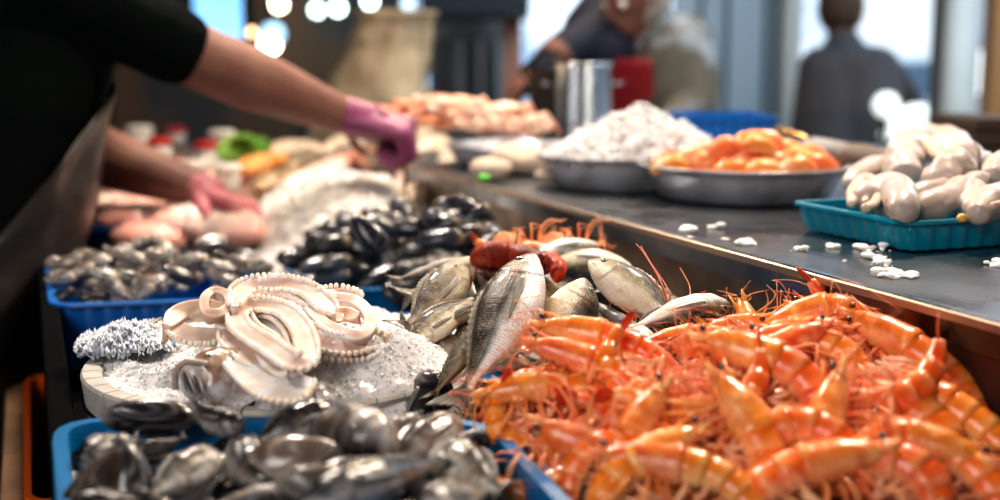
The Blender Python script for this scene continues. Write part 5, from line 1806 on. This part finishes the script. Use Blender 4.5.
# ------------------------------------------------------------ pans
def pan(name, label, c, r, h, m=bowlm, rbot=.80, lip=.008):
    t = thing(name, label, 'pan')
    mb = MB(); mb.lathe([(.001, .002), (r * rbot * .9, .002), (r * rbot, .006), (r * .93, h * .72), (r * .985, h - .003), (r, h), (r + lip, h + .001), (r + lip + .001, h - .003), (r + .001, h - .004), (r * .95, h * .66), (r * rbot + .004, .002), (r * rbot * .9, 0), (.001, 0)], 72)
    mb.build('bowl', m, t); t.location = c
    return t


pc = at(743, 196, -.208)
pr_ = (atd(848, 170, (pc - CAM).dot(FW)).x - atd(638, 170, (pc - CAM).dot(FW)).x) / 2
pan('shallow_pan', 'shallow stainless pan heaped with salmon pieces', Vector((pc.x, pc.y, HC - .209)), pr_ - .008, .052)
salm = mat('salmon_flesh', (.80, .22, .05), rough=.35, coat=.3, sss=.08, sss_col=(1, .4, .2), col2=(.88, .48, .28), nscale=26, nsharp=(.5, .68), bump=.3, bscale=60, objvar=.3)
rnd = random.Random(8)
sp = [(672, 162, 0), (690, 160, 14), (705, 163, -8), (722, 158, 20), (738, 163, 0), (752, 160, 8), (742, 150, 10), (760, 148, -14), (722, 150, 24), (775, 152, -20), (785, 160, -8), (800, 160, -20), (812, 164, -12), (792, 153, -24), (765, 142, -6), (748, 143, 12), (708, 154, 18), (775, 164, 5), (815, 158, -25), (690, 166, 4), (670, 169, 6), (700, 171, -4), (732, 172, 5), (765, 172, -6), (797, 170, 4), (820, 167, -8)]
seen_l = ['leftmost on the rim of the pan', 'second from the left', 'third from the left at the front', 'tilted up left of the middle', 'at the front middle', 'right of the front middle', 'in the upper middle', 'near the top', 'upper left of the pile', 'on the right slope',
          'lower on the right slope', 'near the right rim', 'rightmost at the front', 'behind the right slope', 'topmost of the pile', 'just left of the topmost one', 'resting high on the left slope', 'low at front right', 'rightmost at the back', 'low at front left', 'against the left front rim', 'against the front rim, left of the middle', 'against the front rim in the middle', 'against the front rim, right of the middle', 'against the right front rim', 'at the far right rim']
for (px, py, a), wl_ in zip(sp, seen_l):
    dep = (pc - CAM).dot(FW) + rnd.uniform(-.06, .05) - (.075 if py > 166 else 0)
    c = atd(px, py, dep)
    t = MB()
    d = RT * math.cos(R(a)) + UP * math.sin(R(a))
    L_ = rnd.uniform(.022, .03)
    pth = [c - d * L_ - UP * .004, c - d * L_ * .4 + UP * .005, c + d * L_ * .4 + UP * .006, c + d * L_ - UP * .004]
    m_ = blobtube(pth, [.006, .0125, .0125, .006], n=16, lump=.12, seed=px)
    tag(m_.build('salmon_piece', salm), 'orange salmon piece ' + wl_, 'salmon piece', 'salmon pieces in the pan')

ic = at(632, 183, -.208)
idp = (ic - CAM).dot(FW)
idp = 2.02
ic = atd(632, 182, idp); ic.z = HC - .209
ir = (atd(712, 160, idp).x - atd(536, 160, idp).x) / 2
c_ic = atd(624, 170, idp)
pan('ice_basin', 'wide steel basin piled with crushed ice', Vector((c_ic.x, c_ic.y, HC - .209)), ir - .008, .055)
icx, icy = c_ic.x, c_ic.y
ice_heap('crushed_ice', 'tall white cone of crushed ice in the steel basin', (icx - ir, icx + ir, icy - ir, icy + ir, lambda x, y: math.hypot(x - icx, y - icy) < ir - .004),
         lambda x, y: HC - .160 + .086 * max(0, 1 - math.hypot(x - icx - .025, y - icy) / (ir * 1.02)) ** .8, 6000, .0045, gx=60, nz=.008, seed=12, tint=(.72, .71, .74))
# blue tray between the pans, blue crate behind
a = atd(628, 183, 1.95); b = atd(668, 183, 1.93)
def box_tray(name, label, px0, px1, dep, z, depth, m, len_=.25, **k):
    a = atd(px0, 170, dep); b = atd(px1, 170, dep)
    return tray(name, label, 'tray', [(a.x, a.y + len_), (a.x, a.y), (b.x, b.y), (b.x, b.y + len_)], z, depth, m, .95, .006, .015, **k)
box_tray('blue_box', 'small blue plastic box between the ice basin and the salmon pan', 628, 700, 1.95, HC - .172, .036, bluebin, .14, ribs=1)
t = box_tray('crate', 'blue plastic crate behind the salmon pan', 690, 776, 2.5, HC - .118, .09, bluebin, .3, ribs=1)
t = thing('tongs', 'brass coloured tongs lying behind the salmon pan', 'tongs')
for k in (0, 1):
    mb = MB(); p0 = atd(773, 127 + k * 5, 2.1); p1 = atd(806, 137 + k * 2, 2.0); mb.tube([p0.lerp(p1, i / 5) for i in range(6)], [.003, .0045, .0045, .004, .004, .003], 10, flat=.6); mb.build('arm', mat('brass%d' % k, (.75, .48, .2), rough=.2, metal=1), t)
# grey bundles behind, on the counter
clothm = mat('grey_cloth', (.30, .30, .30), rough=.8, col2=(.18, .17, .16), nscale=9, bump=.5, bscale=25, bdist=.006)
for px0, px1, py, dep, r, lb, mm in ((800, 858, 152, 2.0, .022, 'rolled grey cloth behind the salmon pan', clothm), (838, 892, 158, 1.85, .020, 'rolled dark grey cloth between the pan and the squid tray', mat('dark_cloth', (.16, .13, .11), rough=.8, bump=.5, bscale=25, bdist=.006))):
    p0 = atd(px0, py, dep); p1 = atd(px1, py + 8, dep - .05)
    mb = blobtube([p0, p0.lerp(p1, .3) + UP * .006, p0.lerp(p1, .7) + UP * .004, p1], [r * .7, r, r, r * .8], n=24, lump=.15, seed=int(px0), k=6)
    for i_, v in enumerate(mb.v): mb.v[i_] = (v[0], v[1], max(v[2], top + .001))
    tag(mb.build('cloth_roll', mm), lb, 'cloth')
mb = MB(); pa = atd(905, 138, 2.3)
# dark crate on the far right
a, b = span(978, 1030, 2.4, HC - .205, HC - .115, .25)
t = thing('wooden_box', 'dark brown wooden box at the right edge behind the squid', 'box')
for k in range(3):
    mb = MB(); z0 = HC - .205 + .031 * k; mb.box((a[0], a[1], z0), (b[0], b[1], z0 + .027)); bevel(mb.build('slat', mat('dark_wood%d' % k, (.05, .03, .02), rough=.6), t, False))
a, b = span(992, 1040, 4.4, 0, 3.3, .1); mb = MB(); mb.box(a, b); tag(mb.build('wall_corner', mat('tan_wall', (.40, .22, .1), rough=.7), None, False), kind='structure')
t = thing('oval', 'white lantern glow added for a bright thing on the far right', 'lamp'); c = atd(986, 72, 5.5); mb = MB(); mb.ball(c, (.055, .055, .12), 18, 14); mb.build('globe', mat('soft_white', (.9, .95, 1), emit=(.9, .96, 1), estr=2.2), t)  # glowing oval on a pole, added for a bright white thing
mb = MB(); mb.tube([c - Vector((0, 0, .11)), Vector((c.x, c.y, 0))], .012, 8); mb.build('pole', blackm, t)
mb = MB(); mb.tube([c + Vector((0, 0, .1)), c + Vector((0, 0, .15))], [.03, .02], 12); mb.build('cap', mat('red_cap', (.5, .03, .02), rough=.5), t)
# rear steel tray of crabs and pot
box_dep = 2.35
t = pan('oval_tray', 'steel tray holding the pinkish orange shellfish heap', Vector((atd(510, 150, 2.4).x, atd(510, 150, 2.4).y, HC - .205)), .125, .04)
shp = mat('shellfish_pink', (.72, .28, .15), rough=.4, coat=.4, col2=(.85, .62, .48), nscale=16, nsharp=(.42, .6), bump=.5, bscale=50)
rnd = random.Random(17)


def crab(label, c, s, seed):
    t = thing('crab', label, 'crab', 'pinkish shellfish at the back')
    rr = random.Random(seed)
    mb = MB(); mb.ball(c, (.036 * s, .028 * s, .016 * s), 18, 12, M=Matrix.Rotation(rr.uniform(-.5, .5), 3, 'Z'))
    mb.build('shell', shp, t)
    for sd in (1, -1):
        for k in range(3):
            q = c + RT * (.026 * s * sd) + Vector((0, (-.014 + .012 * k) * s, 0))
            mb = MB(); mb.tube(catmull([q, q + RT * (.018 * s * sd) + Vector((0, 0, .012 * s)), q + RT * (.034 * s * sd) + Vector((0, -.008, -.012 * s))], 4), [.0045 * s * (1 - i / 11) for i in range(9)], 7); mb.build('leg', shp, t)
        q = c + RT * (.022 * s * sd) - Vector((0, .02 * s, 0)); e = q + RT * (.012 * s * sd) - Vector((0, .022 * s, 0)) + Vector((0, 0, .004))
        mb = MB(); mb.capsule(q, e, .006 * s, .010 * s, 10); mb.capsule(e, e - RT * (.02 * s * sd) - Vector((0, .006, 0)), .008 * s, .002 * s, 8); mb.build('claw', shp, t)
    return t


for k in range(16):
    u = k / 15
    px = [402, 420, 438, 452, 470, 488, 505, 522, 412, 430, 446, 478, 496, 512, 528, 460][k]; py = [112, 106, 102, 110, 116, 112, 110, 120, 122, 118, 122, 124, 124, 122, 128, 104][k]
    crab('pinkish orange crab %s of the back heap' % ['at the far left', 'second from the left in the top row', 'third in the top row', 'in the upper middle', 'low in the middle', 'right of the middle', 'in the upper right', 'at the far right', 'low at the left', 'low second from the left',
         'low third from the left', 'at the bottom middle', 'at the bottom right of the middle', 'low at the right', 'rightmost at the bottom', 'on the very top'][k], atd(px, py, 2.62 if px < 450 else 2.42), 1.1, k)
# steel pot
c = atd(582, 120, 2.9)
t = thing('steel_pot', 'tall brushed steel pot with shiny side behind the ice basin', 'pot', None, (c.x, c.y, HC - .22))
mb = MB(); mb.lathe([(.001, 0), (.066, 0), (.07, .004), (.07, .205), (.074, .208), (.074, .212), (.066, .212), (.066, .01), (.001, .01)], 48); mb.build('pot_body', mat('pot_steel', (.75, .8, .82), rough=.22, metal=1), t)
for sd in (1, -1):
    mb = MB(); mb.tube(catmull([(.07 * sd, -.02, .16), (.095 * sd, -.015, .165), (.095 * sd, .015, .165), (.07 * sd, .02, .16)], 4), .004, 8); mb.build('handle', steelm, t)
c = atd(551, 118, 2.95)
t = thing('steel_pot', 'dark blackened pot left of the brushed steel pot', 'pot', None, (c.x, c.y, HC - .22))
mb = MB(); mb.lathe([(.001, 0), (.05, 0), (.054, .004), (.054, .19), (.058, .193), (.058, .197), (.05, .197), (.05, .01), (.001, .01)], 40); mb.build('pot_body', mat('black_pot', (.05, .04, .035), rough=.4, metal=.7), t)
mb = MB(); mb.tube(catmull([(-.054, 0, .17), (-.07, 0, .2), (0, 0, .24), (.07, 0, .2), (.054, 0, .17)], 5), .004, 8); mb.build('handle', blackm, t)
# table under those at the rear
t = thing('rear_table', 'steel table behind the counter carrying pots and basins', 'table')
p0 = E0 + U * 1.75
mb = MB(); q = [XY(p0 + U * u + V * v, z) for z in (top - .04, top - .012) for u, v in ((.0, .02), (.42, .02), (.42, 1.3), (.0, 1.3))]
mb.add(q, [(0, 3, 2, 1), (4, 5, 6, 7), (0, 1, 5, 4), (1, 2, 6, 5), (2, 3, 7, 6), (3, 0, 4, 7)]); mb.build('tabletop', steelm, t, False)
for u, v in ((.05, .06), (.36, .06), (.05, 1.25), (.36, 1.25)):
    mb = MB(); p = p0 + U * u + V * v; mb.tube([XY(p, 0), XY(p, top - .04)], .02, 10); mb.build('leg', steelm, t)

# ------------------------------------------------------------ far left of the stall: blurred seafood
def blob(name, label, cat, pts, rads, m, group=None, n=22, lump=.2, seed=0, flat=None, k=6):
    mb = blobtube([at(*p) for p in pts], rads, n=n, lump=lump, seed=seed, k=k)
    if flat:
        c = sum((Vector(v) for v in mb.v), Vector()) / len(mb.v)
        mb.v = [(v[0], v[1], c.z + (v[2] - c.z) * flat) for v in mb.v]
    return tag(mb.build(name, m), label, cat, group)


pinkm = mat('pink_flesh', (.85, .42, .34), rough=.35, coat=.4, sss=.2, sss_col=(1, .4, .3), col2=(.9, .72, .62), nscale=9, nsharp=(.42, .6), bump=.4, bscale=30)
creamm = mat('cream_flesh', (.85, .72, .55), rough=.4, coat=.3, sss=.2, sss_col=(1, .6, .4), col2=(.72, .5, .34), nscale=9, nsharp=(.5, .7), bump=.4, bscale=30)
A5 = at(82, 243, -.335); B5 = at(275, 240, -.335)
tray('fillet_tray', 'blue tray under the pink fillets at the far left', 'tray', [(p.x, p.y) for p in (A5 + U * .5, A5, B5, B5 + U * .5)], HC - .305, .03, bluebin, .96, .01, .03, 'blue trays')
fl = [([(95, 226, -.31), (130, 222, -.305), (165, 224, -.31)], 'nearest at the left'), ([(150, 228, -.30), (190, 222, -.295), (225, 226, -.30)], 'nearest in the middle'), ([(200, 232, -.31), (235, 230, -.305), (262, 234, -.315)], 'nearest at the right'),
      ([(110, 210, -.30), (150, 206, -.295), (185, 208, -.30)], 'in the second row at the left'), ([(165, 212, -.29), (205, 212, -.285), (240, 218, -.295)], 'in the second row at the right'), ([(90, 215, -.31), (120, 208, -.31), (150, 200, -.31)], 'at the back left'), ([(120, 236, -.322), (150, 238, -.32), (190, 238, -.322)], 'low against the clams')]
for k, (p, lb) in enumerate(fl):
    blob('fillet', 'pink white fish fillet %s of the tray' % lb, 'fillet', p, [.025, .055, .06, .03], pinkm, 'pink fillets', seed=k, flat=.6)
# white ice heap centre rear
wc = at(345, 236, -.33)
ice_heap('crushed_ice', 'warm white ice bank behind the black mussels', (wc.x - .24, wc.x + .2, wc.y - .18, wc.y + .5, lambda x, y: ((x - wc.x + .02) / .2) ** 2 + ((y - wc.y - .15) / .33) ** 2 < 1),
         lambda x, y: HC - .38 + .15 * max(0, 1 - ((x - wc.x + .02) / .21) ** 2 - ((y - wc.y - .15) / .34) ** 2) ** .5, 3000, .006, gx=50, nz=.006, seed=14, tint=(1, .93, .84))
# ice between the tubs
wd = at(285, 275, -.36)
ice_heap('crushed_ice', 'grey ice between the clam tray and the black mussels', (wd.x - .10, wd.x + .10, wd.y - .1, wd.y + .35, lambda x, y: ((x - wd.x) / .09) ** 2 + ((y - wd.y - .1) / .2) ** 2 < 1),
         lambda x, y: HC - .39 + .07 * max(0, 1 - ((x - wd.x) / .10) ** 2 - ((y - wd.y - .1) / .22) ** 2) ** .5, 1200, .005, gx=34, nz=.008, seed=15, tint=(.8, .74, .7))
orm = mat('orange_fillet', (.9, .25, .03), rough=.35, coat=.4, col2=(.95, .5, .2), nscale=14, bump=.3, bscale=40)
blob('salmon_fillet', 'bright orange salmon fillet left of the whole fishes', 'fillet', [(240, 172, -.25), (262, 163, -.24), (288, 157, -.235)], [.02, .034, .03, .015], orm, seed=3, flat=.7)
for k, (p, lb, m_) in enumerate((
        ([(258, 190, -.27), (280, 180, -.26), (304, 176, -.26)], 'brown speckled fish chunk behind the white ice', mat('brown_skin', (.14, .09, .05), rough=.3, coat=.5, col2=(.5, .35, .18), nscale=30, bump=.5, bscale=60)),
        ([(290, 168, -.25), (305, 160, -.245), (322, 158, -.245)], 'dark speckled fish chunk above the salmon fillet', mat('dark_skin', (.09, .07, .04), rough=.3, coat=.6, col2=(.42, .3, .15), nscale=30, bump=.5, bscale=60)),
        ([(280, 192, -.27), (308, 182, -.26), (332, 168, -.25), (346, 156, -.24)], 'long pink striped fillet curving beneath the glove', pinkm),
        ([(262, 156, -.24), (292, 150, -.235), (320, 152, -.235)], 'cream fillet behind the speckled chunks', creamm),
        ([(325, 152, -.235), (345, 145, -.23), (362, 148, -.235)], 'cream fillet under the purple glove', creamm),
        ([(350, 160, -.24), (364, 156, -.235), (374, 166, -.24)], 'curled brownish pink piece left of the fist', mat('pinkbrown', (.5, .2, .14), rough=.35, coat=.4, col2=(.75, .4, .28), nscale=12)),
        ([(372, 168, -.245), (380, 158, -.24), (388, 168, -.245)], 'curled tan piece under the fist', creamm),
        ([(405, 182, -.25), (418, 170, -.24), (430, 160, -.235)], 'pinkish piece right of the fist', pinkm),
        ([(400, 200, -.27), (425, 192, -.265), (450, 188, -.26)], 'cream piece lying behind the black mussels', creamm),
        ([(430, 180, -.24), (450, 165, -.23), (440, 150, -.225)], 'cream shellfish heap left of the steel tray', creamm),
        ([(412, 155, -.22), (432, 145, -.215), (452, 150, -.22)], 'cream shellfish in front of the crab heap', creamm),
        ([(395, 140, -.20), (410, 134, -.2), (430, 134, -.2)], 'pale shellfish beside the crabs at the left', creamm),
        ([(200, 185, -.28), (225, 178, -.27), (245, 182, -.275)], 'pink piece behind the lower hand', pinkm),
        ([(160, 178, -.27), (185, 170, -.265), (205, 172, -.27)], 'pale pink piece above the forearm', pinkm))):
    blob('fish_piece', lb, 'fish piece', p, [.018, .034, .034, .018], m_, 'cut fish at the rear', seed=20 + k, flat=.8)
# beige paper bags on the counter behind the wall
for k, (px, py, w, lb) in enumerate(((520, 172, .05, 'crumpled beige paper bag on the counter left of the ice basin'), (492, 178, .035, 'small crumpled beige bag near the counter end'), (546, 182, .022, 'pale round bun shaped scrap under the ice basin'))):
    c = at(px, py, -.205); c.z += w * .5
    mb = MB(); mb.ball((0, 0, 0), (w * 1.1, w * .9, w * .6), 34, 24)
    mb.v = [tuple(c + Vector(v) * (1 + .25 * noise.noise(Vector(v) * 22 + Vector((k, 0, 0))))) for v in mb.v]
    mb.v = [(v[0], v[1], max(v[2], top + .001)) for v in mb.v]
    tag(mb.build('paper_bag', mat('beige_paper%d' % k, (.52, .42, .33), rough=.7, bump=.6, bscale=30, bdist=.004)), lb, 'bag')
mb = MB(); mb.ball(at(484, 178, -.19), (.012, .01, .007), 14, 10); tag(mb.build('lime_wedge', mat('lime', (.12, .5, .05), rough=.4)), 'small green lime piece beside the beige bag', 'lime')
# lettuce
t = thing('lettuce', 'bunch of green lettuce leaves under the vendor forearm', 'lettuce')
lfm = mat('leaf_green', (.10, .28, .02), rough=.4, coat=.2, col2=(.22, .42, .05), nscale=14, bump=.6, bscale=40, bdist=.004)
rnd = random.Random(4)
lc = at(244, 150, -.22)
for k in range(13):
    a = rnd.uniform(-2.6, .4); dirv = Vector((math.cos(a) * .9, math.sin(a) * .5, rnd.uniform(.1, .9))).normalized()
    side_ = dirv.cross(Vector((rnd.uniform(-.4, .4), -1, .4))).normalized(); L_ = rnd.uniform(.05, .085)
    rings = []
    for i in range(9):
        t_ = i / 8; w_ = .03 * math.sin(math.pi * min(.97, t_ * .85 + .12))
        rings.append([lc + dirv * (L_ * t_) + side_ * (w_ * v) + Vector((0, 0, -.03 * t_ ** 2 + .006 * math.sin(v * 9 + t_ * 12))) for v in [j / 5 - 1 for j in range(11)]])
    mb = MB(); mb.loft(rings, closed=False); o = mb.build('leaf', lfm, t); o.modifiers.new('s', 'SOLIDIFY').thickness = .0015
# tubs with red labels
tubm = mat('white_tub', (.72, .68, .6), rough=.4); redm = mat('red_band', (.55, .03, .02), rough=.4)
for px, py, dz, r, h, red, lb in ((208, 150, -.25, .032, .075, True, 'white tub with red lid at the middle left of the rear'), (196, 168, -.26, .03, .06, False, 'plain white tub in front of the red lidded one'), (222, 135, -.22, .034, .06, False, 'cream rounded tub behind the lettuce'),
                                 (160, 145, -.24, .032, .07, True, 'white tub with red lid farther left behind the apron'), (140, 130, -.22, .036, .06, False, 'pinkish white tub at the far left rear'), (176, 128, -.26, .034, .05, True, 'low tub with red lid at the back'), (228, 170, -.25, .028, .05, False, 'small white tub under the forearm')):
    c = at(px, py + 8, dz); zb = c.z - h * .5
    t = thing('tub', lb, 'tub', 'white tubs at the rear left', (c.x, c.y, zb))
    mb = MB(); mb.lathe([(.001, 0), (r * .82, 0), (r * .86, .003), (r, h), (r * .96, h), (r * .8, .006), (.001, .006)], 32); mb.build('tub_wall', tubm, t)
    mb = MB(); mb.lathe([(.001, h + .004), (r * .9, h + .005), (r * 1.05, h + .001), (r * 1.06, h - .014), (r * 1.0, h - .014)], 32); mb.build('lid', redm if red else tubm, t)
a = at(125, 172, -.27); b = at(170, 168, -.27)
tray('blue_box', 'small dark blue box between the white tubs and the vendor', 'tray', [(p.x, p.y) for p in (a + U * .15, a, b, b + U * .15)], HC - .26, .05, mat('dark_blue', (.01, .04, .25), rough=.4), .95, .006, .01)
a = at(205, 50, 0) if False else None
# raised shelf under all the rear seafood
t = thing('rear_step', 'raised dark step of the bench under the rear seafood', 'bench step')
prism(MB(), 1.02, 2.35, .10, LV - .02, base, HC - .335).build('step_riser', mat('dark_grey_board', (.035, .03, .03), rough=.5), t, False)
prism(MB(), 1.42, 3.1, .10, LV - .02, HC - .335, HC - .285).build('step_top', mat('brown_board', (.16, .10, .07), rough=.5, col2=(.35, .22, .16), nscale=6), t, False)
